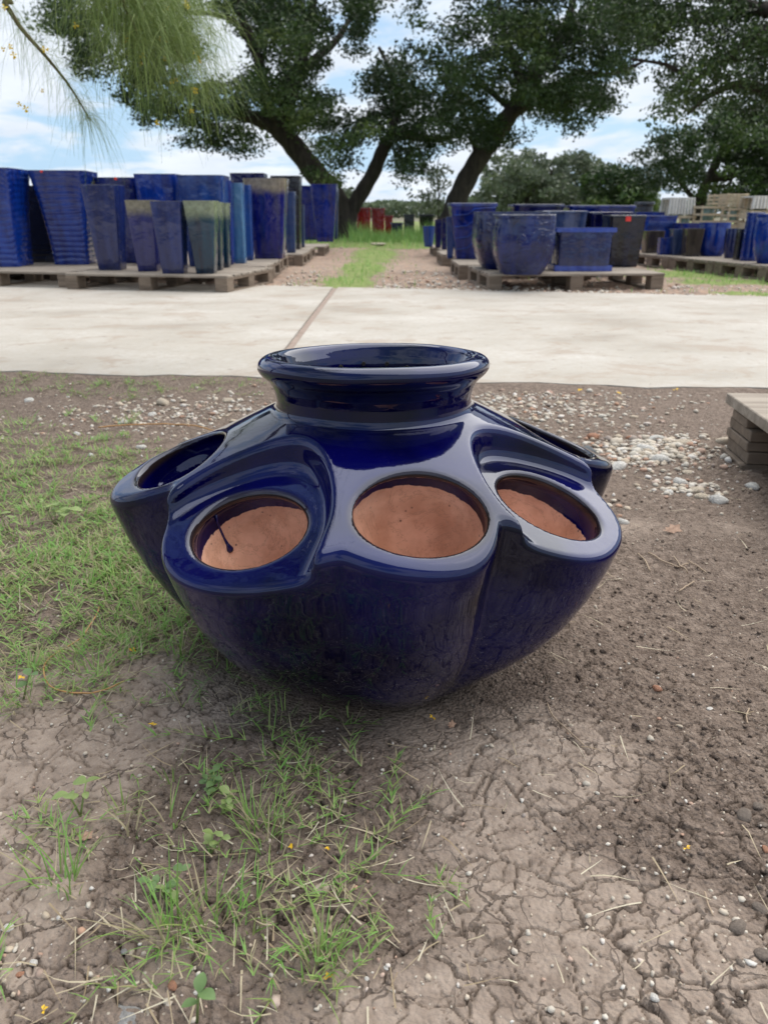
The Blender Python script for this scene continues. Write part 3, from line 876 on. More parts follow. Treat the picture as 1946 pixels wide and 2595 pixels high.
STONES = [  # u, v, width px, colour, label
 (1660, 1115, 46, 'white', 'flat white stone at the top of the gravel heap right of the pot'),
 (1634, 1137, 52, 'white', 'broad pale stone in the middle of the gravel heap'),
 (1632, 1150, 40, 'tan', 'tan stone just in front of the broad pale one in the gravel heap'),
 (1676, 1166, 50, 'white', 'long white stone at the front of the gravel heap'),
 (1730, 1130, 48, 'tan', 'rough tan stone at the right end of the gravel heap'),
 (1562, 1176, 52, 'white', 'thin flat white stone lying left of the gravel heap'),
 (1490, 1138, 58, 'dark', 'dark slate grey stone between the gravel heap and the pot'),
 (1724, 1222, 42, 'white', 'cream stone in the lower cluster near the pallet'),
 (1762, 1242, 44, 'tan', 'tan stone in the lower cluster left of the white wedge'),
 (1778, 1258, 36, 'tan', 'small rounded tan stone above the white wedge'),
 (1817, 1272, 48, 'white', 'white wedge-shaped stone at the near end of the gravel'),
 (1695, 1246, 26, 'white', 'small bright stone at the left of the lower cluster'),
 (1740, 1198, 30, 'tan', 'yellowish flat chip between the two gravel clusters'),
 (1906, 1236, 40, 'white', 'white oblong stone on the soil in front of the pallet'),
 (1832, 1130, 44, 'tan', 'craggy tan rock touching the corner of the pallet'),
 (1578, 1322, 34, 'white', 'angular white stone right beside the pot on dark soil'),
 (1392, 993, 24, 'pink', 'pink stone at the edge of the road behind the pot'),
 (1503, 1105, 36, 'red', 'orange stone in the gravel behind the pot'),
 (1595, 1108, 22, 'red', 'small rusty stone left of the gravel heap'),
 (1664, 1742, 24, 'red', 'orange stone on dark soil right of the pot'),
 (1800, 1790, 20, 'white', 'small cream stone on dark soil below the orange one'),
 (1445, 1846, 14, 'tan', 'yellowish pebble on the cracked soil beside the pot foot'),
 (1720, 1842, 18, 'tan', 'crumbly beige pebble on the dark soil at right'),
 (1657, 2530, 28, 'white', 'white pebble on cracked soil at bottom right'),
 (1340, 2376, 14, 'tan', 'pale pebble with a dark pit on the cracked soil'),
 (1938, 2156, 22, 'red', 'reddish stone among clods at the right edge'),
 (815, 2253, 44, 'tan', 'tan stone half hidden in the grass patch'),
 (436, 2500, 30, 'red', 'red-brown stone at bottom left near the tall tuft'),
 (325, 2560, 92, 'grey', 'big embedded grey rock at the bottom edge of the photo'),
 (315, 2412, 20, 'grey', 'grey pebble of a pair on the bare path at left'),
 (335, 2416, 16, 'tan', 'tan pebble of a pair on the bare path at left'),
 (85, 2434, 22, 'white', 'cream pebble on cracked soil at bottom left'),
 (18, 2350, 34, 'white', 'white stone at the left edge of the photo'),
 (52, 2464, 22, 'red', 'flat orange chip on soil at bottom left'),
 (380, 2566, 22, 'tan', 'round beige pebble right of the embedded rock'),
 (497, 2514, 16, 'white', 'upright cream pebble next to the red-brown stone'),
 (930, 2478, 14, 'white', 'round white pebble right of the grass patch'),
 (978, 2452, 14, 'white', 'whitish pebble near the bottom middle of the photo'),
 (1920, 2045, 34, 'clod', 'large mud clod at the right edge'),
 (1885, 2070, 46, 'clod', 'dark crumbled clod beside the hole at the right edge'),
 (1930, 2090, 26, 'clod', 'small clod under the large one at the right edge'),
 (1925, 2310, 40, 'clod', 'rounded clod at the right edge above the mud lump'),
 (1870, 2360, 54, 'clod', 'pale mud lump at lower right'),
 (1875, 2448, 26, 'clod', 'small pale clod below the mud lump'),
 (1904, 2455, 22, 'clod', 'triangular clod right of the small pale clod'),
 (1935, 2430, 50, 'clod', 'long flat clod at the right edge of the photo'),
 (195, 1100, 24, 'white', 'white stone on the bare patch behind the grass'),
 (75, 1012, 26, 'white', 'white stone on bare soil at upper left'),
 (312, 1070, 26, 'white', 'white stone on soil behind the left pocket of the pot'),
 (356, 1134, 28, 'white', 'flat white stone just left of the pot rim'),
 (233, 1158, 18, 'white', 'small white stone on soil above the grass'),
 (414, 1018, 40, 'tan', 'largest flat tan stone in the gravel behind the pot'),
 (575, 1012, 30, 'tan', 'flat pinkish tan stone in the gravel left of the neck'),
 (385, 1046, 26, 'white', 'pale stone in the gravel left of the largest flat one'),
]
def build_stones():
    for i, (u, v, w, c, lab) in enumerate(STONES):
        p = P(u, v); s = w * depth_of(p) / FPX / 2
        o = link('stone' if c != 'clod' else 'soil_clod', _sm[i % 8].copy(), None, SM[c])
        o.location = (p.x, p.y, float(zground([p.x], [p.y])[0]) + s * .12)
        o.scale = (s, s, s * (1.0 if c != 'clod' else .9)); o.rotation_euler = (rnd.uniform(-.2, .2), rnd.uniform(-.2, .2), rnd.uniform(0, 6.28))
        if w > 80: o.location.z -= s * .32; o.scale.z *= .75
        tag(o, lab, 'stone' if c != 'clod' else 'clod')
build_stones()
for u, v, w, lab in ((710, 716, 0, ''),):
    pass
for u, v, w, c, lab in ((1213, 722, 16, 'white', 'white stone at the left corner of the near right pallet'), (1306, 733, 24, 'white', 'bright white rock in front of the near right pallet'),
                     (1282, 722, 22, 'pink', 'orange-tinted rock under the front of the near right pallet'), (1052, 603, 13, 'white', 'white rock in the far grass between the rows'),
                     (866, 630, 14, 'tan', 'tan rock beside the far end of the left pallets'), (962, 624, 44, 'tan', 'flat pale rock lying across the end of the grass strip')):
    p = P(u, v); s = w * depth_of(p) / FPX / 2
    o = link('rock', _sm[rnd.randrange(8)].copy(), None, SM[c]); o.location = (p.x, p.y, s * .25); o.scale = (s, s, s * (.9 if w < 40 else .35)); o.rotation_euler[2] = rnd.uniform(0, 6)
    if w >= 40: o.rotation_euler[2] = 0
    tag(o, lab, 'rock')

# ---- grass
def blades(base, az, lean, L, W, curl, tone, seg=3):
    "strips: base (n,3); lean = elevation angle of the blade at its root"
    n = len(base)
    V = np.zeros((n, seg + 1, 2, 3), np.float32)
    pos = base.astype(np.float64).copy(); el = lean.copy()
    dx, dy = np.cos(az), np.sin(az)
    for s in range(seg + 1):
        w = W * (1 - (s / seg) ** 1.6 * .92) * .5
        off = np.stack([-dy * w, dx * w, np.zeros(n)], 1)
        V[:, s, 0] = pos - off; V[:, s, 1] = pos + off
        st = L / seg
        pos = pos + np.stack([dx * np.cos(el) * st, dy * np.cos(el) * st, np.sin(el) * st], 1)
        el = el - curl / seg
    V[..., 2] = np.maximum(V[..., 2], (base[:, 2] - .001)[:, None, None])
    k = (np.arange(n) * (seg + 1) * 2)[:, None, None] + (np.arange(seg) * 2)[None, :, None] + np.array([0, 1, 3, 2])[None, None, :]
    return V.reshape(-1, 3), k.reshape(-1, 4), np.repeat(tone, (seg + 1) * 2)
def join(parts):
    V, F, T, o = [], [], [], 0
    for v, f, t in parts:
        V.append(v); F.append(f + o); T.append(t); o += len(v)
    return np.concatenate(V), np.concatenate(F), np.concatenate(T)
GRASS = mat_tone('grass_blades', [(0, (.42, .35, .21)), (.18, (.52, .46, .30)), (.24, (.36, .43, .15)), (.45, (.23, .43, .10)), (.75, (.27, .50, .14)), (1, (.46, .60, .20))], .5, 200, 0, .40)
STRAW = mat_tone('dry_straw', [(0, (.36, .27, .17)), (.5, (.54, .46, .32)), (1, (.66, .60, .46))], .7, 200, 0, .2)
def gdens(x, y):
    return np.clip((blobs(GRS, x, y) - .10) * (.15 + 1.7 * (fbm(x * 8, y * 8, 3, 91) - .24)), 0, 1) * np.clip((y / 1.1) ** 1.3, .2, 1)
def build_grass():
    g = np.random.default_rng(21)
    parts = []
    # creeping runners with short stiff leaves
    p = sample(9500, -3, 3, .42, 3.1, lambda x, y: gdens(x, y) * off_pot(x, y), g)
    rl = []
    for (x, y) in p:
        a = g.uniform(0, 6.28); n = int(g.integers(4, 10)); sc = g.uniform(.7, 1.2)
        for k in range(n):
            a += g.normal() * .25; st = .013 * sc
            x2, y2 = x + math.cos(a) * st, y + math.sin(a) * st
            rl.append((x, y, a, st, sc, k)); x, y = x2, y2
    rl = np.array(rl); m = off_pot(rl[:, 0], rl[:, 1]) & (rl[:, 1] < road_near(rl[:, 0])); rl = rl[m]
    z = zground(rl[:, 0], rl[:, 1]) + .003 + .006 * g.random(len(rl))
    B = np.column_stack([rl[:, 0], rl[:, 1], z]); n = len(B)
    parts.append(blades(B, rl[:, 2], np.zeros(n) + g.normal(0, .12, n), rl[:, 3] * 1.2, np.full(n, .0016), np.zeros(n), g.uniform(.1, .5, n), 1))
    tb = g.uniform(.22, 1, n)
    for k in range(3):
        sgn = 1 if k % 2 else -1
        az = rl[:, 2] + sgn * g.uniform(.3, 1.1, n)
        L = g.uniform(.009, .028, n) * rl[:, 4] * np.clip(.55 + .5 * rl[:, 1], .7, 1.1)
        tone = np.where(g.random(n) < .30, g.uniform(0, .2, n), tb + g.uniform(-.15, .1, n))
        parts.append(blades(B, az, g.uniform(.15, 1.0, n), L, g.uniform(.0013, .0027, n) * np.clip(.4 + .6 * rl[:, 1], .65, 1.2), g.uniform(0, .9, n), np.clip(tone, 0, 1), 3))
    # upright thin tufts
    TU = [(55, 1770, .030, 26, .06), (75, 1700, .02, 14, .05), (180, 1680, .015, 12, .05), (245, 1700, .012, 14, .06), (430, 1960, .012, 10, .05), (460, 1650, .02, 26, .06), (410, 1590, .02, 20, .06),
          (640, 2100, .016, 26, .055), (680, 2110, .014, 26, .055), (430, 2080, .015, 14, .045), (440, 2370, .018, 30, .075), (520, 2320, .02, 22, .06), (410, 2360, .02, 20, .07), (820, 2440, .014, 24, .07),
          (800, 2470, .012, 16, .06), (140, 2220, .02, 14, .06), (180, 2240, .02, 14, .07), (310, 2060, .012, 8, .04), (560, 1660, .02, 18, .05), (520, 1620, .02, 18, .05), (350, 1560, .02, 16, .05),
          (330, 2110, .01, 8, .04), (705, 1790, .02, 14, .04), (880, 1790, .012, 8, .04)]
    p2 = sample(900, -3, 3, .45, 3.0, lambda x, y: gdens(x, y) * off_pot(x, y), g)
    TU2 = [(x, y, .014, int(g.integers(5, 12)), g.uniform(.03, .055)) for x, y in p2]
    for t in [(*P(u, v).xy, r, n_, L) for u, v, r, n_, L in TU] + TU2:
        x, y, r, nn, L = t
        a = g.uniform(0, 6.28, nn); rr = r * np.sqrt(g.random(nn))
        bx, by = x + rr * np.cos(a), y + rr * np.sin(a)
        B = np.column_stack([bx, by, zground(bx, by)])
        parts.append(blades(B, a + g.normal(0, .5, nn), g.uniform(.7, 1.45, nn), L * g.uniform(.5, 1.1, nn), g.uniform(.0012, .0022, nn), g.uniform(.1, 1.1, nn), np.where(g.random(nn) < .25, .1, g.uniform(.25, .6, nn)), 4)[:3])
    V, F, T = join(parts)
    me = mesh_np('grass', V, F, True); vattr(me, 'tone', T)
    tag(link('grass', me, None, GRASS), kind='stuff')
    # straw
    p = sample(8000, -3, 3, .40, 3.0, lambda x, y: np.clip(.35 + .5 * y, 0, 1) * np.clip(.06 + gdens(x, y) * .9 + .5 * blobs([(1480, 1150, .3, .2, 1), (680, 2300, .16, .16, 1), (560, 1090, .35, .1, .6)], x, y), 0, 1) * off_pot(x, y), g)
    n = len(p); B = np.column_stack([p, zground(p[:, 0], p[:, 1]) + .002 + .006 * g.random(n)])
    v, f, t = blades(B, g.uniform(0, 6.28, n), g.normal(.05, .15, n), g.uniform(.015, .055, n), g.uniform(.0008, .0018, n), g.normal(0, .9, n), g.random(n), 4)
    # tough litter against the foot of the pot
    me = mesh_np('dry_straw', v, f, True); vattr(me, 'tone', t)
    tag(link('dry_straw', me, None, STRAW), kind='stuff')
    # yard grass
    n = 26000
    y = 5.7 * (22 / 5.7) ** g.random(n); x = g.uniform(-1, 1, n) * (.3 + .6 * y)
    keep = (g.random(n) < np.clip(far_grass(x, y) * (.2 + 1.2 * fbm(x * 2, y * 2, 2, 61)), 0, 1)) & (y > road_far(x) + .03)
    x, y = x[keep], y[keep]; n = len(x)
    tall = (y > 13.4)
    L = np.where(tall, g.uniform(.06, .26, n), g.uniform(.03, .075, n))
    v, f, t = blades(np.column_stack([x, y, np.zeros(n)]), g.uniform(0, 6.28, n), g.uniform(.6, 1.5, n), L, np.where(tall, .012, .007) * g.uniform(.7, 1.3, n), g.uniform(0, 1, n), g.uniform(.3, 1, n) ** .7, 2)
    me = mesh_np('yard_grass', v, f, True); vattr(me, 'tone', t)
    tag(link('yard_grass', me, None, GRASS), kind='stuff')
build_grass()

# ---- small litter one can count
ym, nt, b = new_mat('yellow_petal'); b.inputs['Base Color'].default_value = (.75, .46, .02, 1); b.inputs['Roughness'].default_value = .6
def petal_mesh():
    mb = MB()
    for k in range(3):
        a = k * 1.3; c, s = math.cos(a), math.sin(a); n = len(mb.v)
        for (x, y, z) in ((0, 0, 0), (.5, -.32, .18), (1, 0, .10), (.5, .32, .22)):
            mb.v.append(Vector((x * c - y * s, x * s + y * c, z + .1 * k)))
        mb.f.append([n, n + 1, n + 2, n + 3])
    return mb.mesh('yellow_petal')
_pm = petal_mesh(); _pm.materials.append(ym)
PET = [(742, 2154, 'yellow petal at the upper left of the grass patch'), (833, 2158, 'yellow petal at the upper right of the grass patch'), (833, 2484, 'brightest yellow petal low in the grass patch'),
       (57, 1713, 'yellow petal in grass at the left edge'), (336, 1655, 'yellow petal beside the loop of dry stem'), (1735, 2166, 'curled yellow petal on the bare soil at right'),
       (1097, 1792, 'yellow petal touching the foot of the pot'), (112, 2570, 'curled yellow petal at the bottom left'), (387, 1835, 'small yellow petal on soil left below the pot'), (455, 1545, 'yellow petal in the dry grass left of the pot'),
       (1470, 990, 'yellow petal at the road edge behind the pot'), (1604, 990, 'yellow petal at the road edge, second from the left'), (1710, 992, 'yellow petal at the road edge above the gravel heap'), (1566, 999, 'yellow petal just off the road edge')]
for u, v, lab in PET:
    p = P(u, v); o = link('yellow_petal', _pm); o.location = (p.x, p.y, float(zground([p.x], [p.y])[0]) + .004)
    s = max(.0045, .0075 * min(p.y, 1.6)); o.scale = (s, s, s); o.rotation_euler = (rnd.uniform(-.4, .4), rnd.uniform(-.4, .4), rnd.uniform(0, 6)); tag(o, lab, 'petal', 'fallen yellow petals')
lm, nt, b = new_mat('dead_leaf'); co = objco(nt)
nt.links.new(ramp(nt, noise(nt, 3, 4, .6, vec=co), [(.3, (.20, .115, .07)), (.7, (.42, .27, .19))]), b.inputs['Base Color']); b.inputs['Roughness'].default_value = .7
def leaf(u, v, w, rz, lab, tilt=.3):
    p = P(u, v); s = w * depth_of(p) / FPX / 2
    out = [(-1, -.1), (-.55, -.12), (-.5, .32), (-.1, .28), (.1, .62), (.5, .42), (1, .52), (.85, 0), (.95, -.45), (.4, -.35), (.05, -.55), (-.4, -.28)]
    mb = MB()
    mb.v = [Vector((0, 0, .12))] + [Vector((x, y, .15 * x * x + .25 * abs(y))) for x, y in out]
    mb.f = [[0, 1 + k, 1 + (k + 1) % len(out)] for k in range(len(out))]
    o = mb.build('dead_leaf', lm, smooth=True); o.location = (p.x, p.y, float(zground([p.x], [p.y])[0]) + .002 + s * .15); o.scale = (s, s, s); o.rotation_euler = (tilt, 0, rz)
    tag(o, lab, 'leaf')
leaf(1698, 1350, 52, .1, 'curled tan dead leaf on soil right of the pot', .5)
leaf(1143, 1820, 32, .9, 'brown dead leaf on soil in front of the pot foot')
leaf(215, 2125, 44, .2, 'flat pale brown leaf on cracked soil at left')
om, nt, b = new_mat('orange_stem'); b.inputs['Base Color'].default_value = (.45, .24, .09, 1); b.inputs['Roughness'].default_value = .5
def stem(name, pts, r, mat, lab, cat, lift=.006):
    W = [P(u, v) for u, v in pts]; W2 = []
    for i in range(len(W) - 1):
        for k in range(4):
            t = k / 4; p0 = W[max(i - 1, 0)]; p1 = W[i]; p2 = W[i + 1]; p3 = W[min(i + 2, len(W) - 1)]
            q = .5 * ((2 * p1) + (p2 - p0) * t + (2 * p0 - 5 * p1 + 4 * p2 - p3) * t * t + (3 * p1 - p0 - 3 * p2 + p3) * t ** 3); W2.append(q)
    W2.append(W[-1])
    for q in W2: q.z = float(zground([q.x], [q.y])[0]) + lift
    o = MB().tube(W2, r, 5).build(name, mat, smooth=True); tag(o, lab, cat)
stem('dry_stem', [(253, 1546), (244, 1573), (199, 1628), (136, 1664), (113, 1695), (122, 1736), (154, 1759), (217, 1766), (271, 1754), (316, 1732)], .0011, om, 'long orange dry stem curled in a loop on the ground', 'stem', .008)
stem('dry_stem', [(250, 1090), (330, 1082), (420, 1078), (500, 1085), (560, 1100)], .0020, om, 'orange dry stem lying across the gravel behind the pot', 'stem', .012)
sm2, nt, b = new_mat('bleached_twig'); b.inputs['Base Color'].default_value = (.36, .27, .19, 1); b.inputs['Roughness'].default_value = .8
stem('twig', [(1385, 1788), (1400, 1830), (1440, 1870), (1476, 1905)], .0009, sm2, 'long thin curved twig on the cracked soil by the pot foot', 'twig', .004)
stem('twig', [(1616, 1404), (1632, 1420), (1646, 1446)], .0013, sm2, 'short straight twig nearest the pot on dark soil', 'twig', .004)
stem('twig', [(1642, 1402), (1680, 1425), (1715, 1436), (1742, 1432)], .0013, sm2, 'longest bent twig on dark soil at right', 'twig', .004)
stem('twig', [(1706, 1417), (1722, 1435), (1740, 1455)], .0013, sm2, 'twig crossing the longest bent twig', 'twig', .006)
stem('twig', [(1744, 1422), (1770, 1440), (1790, 1452)], .0013, sm2, 'twig right of the crossed pair', 'twig', .004)
stem('twig', [(1720, 1496), (1742, 1482), (1758, 1473)], .0013, sm2, 'lone twig below the crossed pair', 'twig', .004)
stem('twig', [(1893, 1838), (1889, 1820), (1896, 1800)], .0010, sm2, 'bleached hooked twig near the right edge', 'twig', .004)
stem('twig', [(1782, 2272), (1790, 2300), (1803, 2332)], .0009, sm2, 'straight yellowish stalk on soil at lower right', 'twig', .004)

# ---- broad-leaved weeds
wm = {}
def weed_mats():
    for k, c in (('light', (.25, .33, .11)), ('mid', (.14, .23, .08))):
        m, nt, b = new_mat('weed_leaf_' + k); co = objco(nt)
        col = mixc(nt, noise(nt, 120, 3, .5, vec=co), tuple(x * .75 for x in c), tuple(x * 1.25 for x in c))
        nt.links.new(col, b.inputs['Base Color']); b.inputs['Roughness'].default_value = .5
        tr = nt.nodes.new('ShaderNodeBsdfTranslucent'); mx = nt.nodes.new('ShaderNodeMixShader'); mx.inputs[0].default_value = .25
        nt.links.new(col, tr.inputs[0]); nt.links.new(b.outputs[0], mx.inputs[1]); nt.links.new(tr.outputs[0], mx.inputs[2]); nt.links.new(mx.outputs[0], nt.nodes['Material Output'].inputs[0])
        wm[k] = m
weed_mats()
def leaf_mesh():
    V, F = [], []
    for i in range(7):
        t = i / 6; w = .36 * math.sin(math.pi * min(1, t * .96 + .04)) ** .8
        z = .25 * t - .35 * t * t
        V += [(t, -w, z + .10 * w * 2), (t, 0, z), (t, w, z + .10 * w * 2)]
    for i in range(6):
        a = i * 3; F += [[a, a + 1, a + 4, a + 3], [a + 1, a + 2, a + 5, a + 4]]
    return V, F
_LV, _LF = leaf_mesh()
def weed(u, v, spread, nl, size, kind, lab):
    p = P(u, v); root = empty('weed_plant', (p.x, p.y, float(zground([p.x], [p.y])[0]))); tag(root, lab, 'weed')
    for j in range(spread):
        a = rnd.uniform(0, 6.28); h = rnd.uniform(.5, 1.3) * size * 1.3
        tip = Vector((math.cos(a) * size * rnd.uniform(.2, 1.2), math.sin(a) * size * rnd.uniform(.2, 1.2), h))
        MB().tube([(0, 0, 0), tip * .5 + Vector((0, 0, .3 * h * .2)), tip], [.0012, .001, .0008], 5).build('stem', wm['light'], root, smooth=True)
        for k in range(nl):
            me = bpy.data.meshes.new('leaf'); s = .8 * size * rnd.uniform(.45, 1.0)
            me.from_pydata([(x * s, y * s, z * s) for x, y, z in _LV], [], _LF); me.polygons.foreach_set('use_smooth', [True] * len(_LF)); me.update()
            t = 1 - .28 * (k // 2)
            o = link('leaf', me, root, wm[kind]); o.location = tip * t; o.rotation_euler = (rnd.uniform(-.3, .3), rnd.uniform(-.5, .25), a + k * 2.2 + rnd.uniform(-.4, .4))
weed(205, 2068, 2, 3, .022, 'light', 'light green weed with two broad leaves on the left soil')
weed(535, 2000, 4, 4, .015, 'mid', 'leggy small-leaved weed above the grass patch')
weed(560, 2060, 3, 4, .016, 'light', 'pale weed just below the leggy one')
weed(530, 2160, 3, 3, .014, 'light', 'small pale weed at the top left of the grass patch')
weed(420, 2260, 3, 3, .016, 'mid', 'clover-like weed beside the tall tuft')
weed(440, 2290, 2, 3, .013, 'light', 'tiny pale weed under the clover-like one')
weed(500, 2590, 1, 3, .022, 'mid', 'broad single-leaved weed at the bottom edge')
weed(60, 1765, 1, 3, .030, 'mid', 'round-leaved weed among the grass at the left edge')
weed(140, 1330, 4, 4, .032, 'light', 'bright leafy weed in the thick grass left of the pot')
weed(20, 1350, 2, 3, .032, 'light', 'round pale leaf weed at the left edge of the thick grass')
# ------------------------------------------------------------------ pallets
def wood_mat(name, c1, c2):
    m, nt, b = new_mat(name)
    co = objco(nt, (3, 26, 26))
    oi = nt.nodes.new('ShaderNodeObjectInfo')
    add = nt.nodes.new('ShaderNodeVectorMath'); add.operation = 'ADD'
    cb = nt.nodes.new('ShaderNodeCombineXYZ'); nt.links.new(mathn(nt, 'MULTIPLY', oi.outputs['Random'], 50), cb.inputs[0]); nt.links.new(mathn(nt, 'MULTIPLY', oi.outputs['Random'], 31), cb.inputs[1])
    nt.links.new(co, add.inputs[0]); nt.links.new(cb.outputs[0], add.inputs[1])
    n = noise(nt, 1.0, 7, .65, vec=add.outputs[0], dist=.8)
    col = ramp(nt, n, [(.28, c1), (.68, c2)])
    col = mixc(nt, maprange(nt, oi.outputs['Random'], 0, 1, 0, .35), col, (.55, .55, .55), 'MULTIPLY')
    nt.links.new(col, b.inputs['Base Color']); b.inputs['Roughness'].default_value = .85
    bump(nt, b, n, .6, .006)
    return m
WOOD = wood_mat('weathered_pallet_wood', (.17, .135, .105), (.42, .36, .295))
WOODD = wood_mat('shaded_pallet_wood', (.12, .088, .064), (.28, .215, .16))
DECK = .13
def board(name, size, mat):
    bm = bmesh.new(); bmesh.ops.create_cube(bm, size=1)
    for v in bm.verts: v.co = Vector((v.co.x * size[0], v.co.y * size[1], v.co.z * size[2]))
    bmesh.ops.bevel(bm, geom=bm.edges[:], offset=.0022, segments=1, affect='EDGES')
    me = bpy.data.meshes.new(name); bm.to_mesh(me); bm.free(); me.materials.append(mat); return me
def make_pallet(w, d, h, lab, loc, rz, group='wooden pallets under the planters', nb=7, th=.018):
    root = empty('wooden_pallet', loc, rz); tag(root, lab, 'pallet', group)
    db = board('deck_board', (w, d / nb * .80, th), WOOD)
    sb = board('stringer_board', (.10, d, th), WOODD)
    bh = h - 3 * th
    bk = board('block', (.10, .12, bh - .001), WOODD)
    bb = board('bottom_board', (.10, d, th), WOODD)
    for i in range(nb):
        y = -d / 2 + d / nb * (i + .5) + (-d / nb * .1 if i == 0 else d / nb * .1 if i == nb - 1 else rnd.uniform(-.006, .006))
        o = link('deck_board', db, root); o.location = (rnd.uniform(-.006, .006), y, h - th / 2); o.rotation_euler = (0, 0, rnd.uniform(-.006, .006))
    for x in (-w / 2 + .05, 0, w / 2 - .05):
        o = link('stringer_board', sb, root); o.location = (x, 0, h - th * 1.5 - .0005)
        o = link('bottom_board', bb, root); o.location = (x, 0, th / 2)
        for y in (-d / 2 + .06, 0, d / 2 - .06):
            o = link('block', bk, root); o.location = (x + rnd.uniform(-.003, .003), y, th + bh / 2)
    return root
a, b_ = P(165, 692, DECK), P(575, 699, DECK)
yawL = math.atan2(b_.y - a.y, b_.x - a.x)
wL = (b_ - a).length
ex = Vector((math.cos(yawL), math.sin(yawL), 0)); ey = Vector((-ex.y, ex.x, 0))
make_pallet(wL, 1.0, DECK, 'nearest pallet of the left group, its front corner beside the grass lane', b_ - ex * wL / 2 + ey * .5 - Vector((0, 0, DECK)), yawL)
make_pallet(wL, 1.0, DECK, 'pallet at the left edge of the photo under the ribbed blue planters', b_ - ex * (wL * 1.5 + .04) + ey * (.5 + .10) - Vector((0, 0, DECK)), yawL)
e0, e1 = P(575, 699, DECK), P(838, 617, DECK)
dL = (e1 - e0).normalized(); LL = (e1 - e0).length
names = ['second', 'third', 'fourth', 'fifth', 'last']
for i in range(5):
    c = e0 + dL * (1.08 + (LL - 1.15) / 5 * (i + .5)); off = (.05, -.06, .04, -.05, .02)[i]
    c.x += off
    make_pallet(1.2, (LL - 1.15) / 5 * .93, DECK, '%s pallet back along the right side of the left group' % names[i], (c.x - .6, c.y, 0), -math.atan2(dL.x, dL.y) * .0)
    make_pallet(1.2, (LL - 1.15) / 5 * .93, DECK, '%s pallet back in the inner column of the left group, mostly hidden' % names[i], (c.x - 1.86, c.y, 0), 0)
a, b_ = P(1230, 694, DECK), P(1674, 692, DECK)
wR = (b_ - a).length; yawR = math.atan2(b_.y - a.y, b_.x - a.x)
make_pallet(wR, 1.0, DECK, 'nearest pallet of the right group, under the round carved planter', (a + b_) / 2 + Vector((0, .5, -DECK)), yawR)
q0, q1 = a.copy(), P(1086, 620, DECK); dR = (q1 - q0).normalized(); LR = (q1 - q0).length
for i in range(5):
    c = q0 + dR * (1.08 + (LR - 1.1) / 5 * (i + .5)); off = (-.07, .03, -.05, .04, 0)[i]
    make_pallet(1.2, (LR - 1.1) / 5 * .93, DECK, '%s pallet back along the lane side of the right group' % names[i], (c.x + .6 + off, c.y, 0), 0)
t0, t1 = P(1946, 674, DECK), P(1600, 641, DECK)
dT = (t1 - t0).normalized(); LT = (t1 - t0).length
yawT = math.atan2(-dT.x, dT.y)
nT = Vector((dT.y, -dT.x, 0))
for i in range(4):
    c = t0 + dT * (LT / 3 * (i - .5)) + nT * .5
    make_pallet(1.0, LT / 3 * .96, DECK, '%s pallet from the right edge in the far right row' % ['first', 'second', 'third', 'farthest'][i], (c.x, c.y, 0), yawT)
    c = t0 + dT * (LT / 3 * (i - .5)) + nT * 1.56
    make_pallet(1.0, LT / 3 * .96, DECK, '%s pallet from the right edge in the back column of the far right row' % ['first', 'second', 'third', 'farthest'][i], (c.x, c.y, 0), yawT)

# near pallet, cut by the right edge of the photo
def near_pallet():
    h = .150
    root = empty('wooden_pallet', (.842, 1.865, 0), R(-5.5)); tag(root, 'weathered grey pallet corner sticking into the photo at the right edge', 'pallet')
    def bd(n, c, s, m, rz=0):
        o = link(n, board(n, s, m), root); o.location = c; o.rotation_euler = (0, 0, rz); return o
    for x in (.0, .50, .97):
        for y in (-.09, -.55, -1.03):
            for k, (z0, z1) in enumerate(((.018, .046), (.048, .070), (.072, .097))):
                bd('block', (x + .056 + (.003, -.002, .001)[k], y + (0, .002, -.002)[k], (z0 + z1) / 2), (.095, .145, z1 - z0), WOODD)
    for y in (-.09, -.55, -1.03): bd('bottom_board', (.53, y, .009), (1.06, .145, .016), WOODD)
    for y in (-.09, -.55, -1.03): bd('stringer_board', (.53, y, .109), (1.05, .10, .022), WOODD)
    for k in range(8): bd('deck_board', (.055 + k * .136, -.555, .1215 + .014), (.112, 1.13, .026), WOOD, .003 * (k % 3 - 1))
near_pallet()

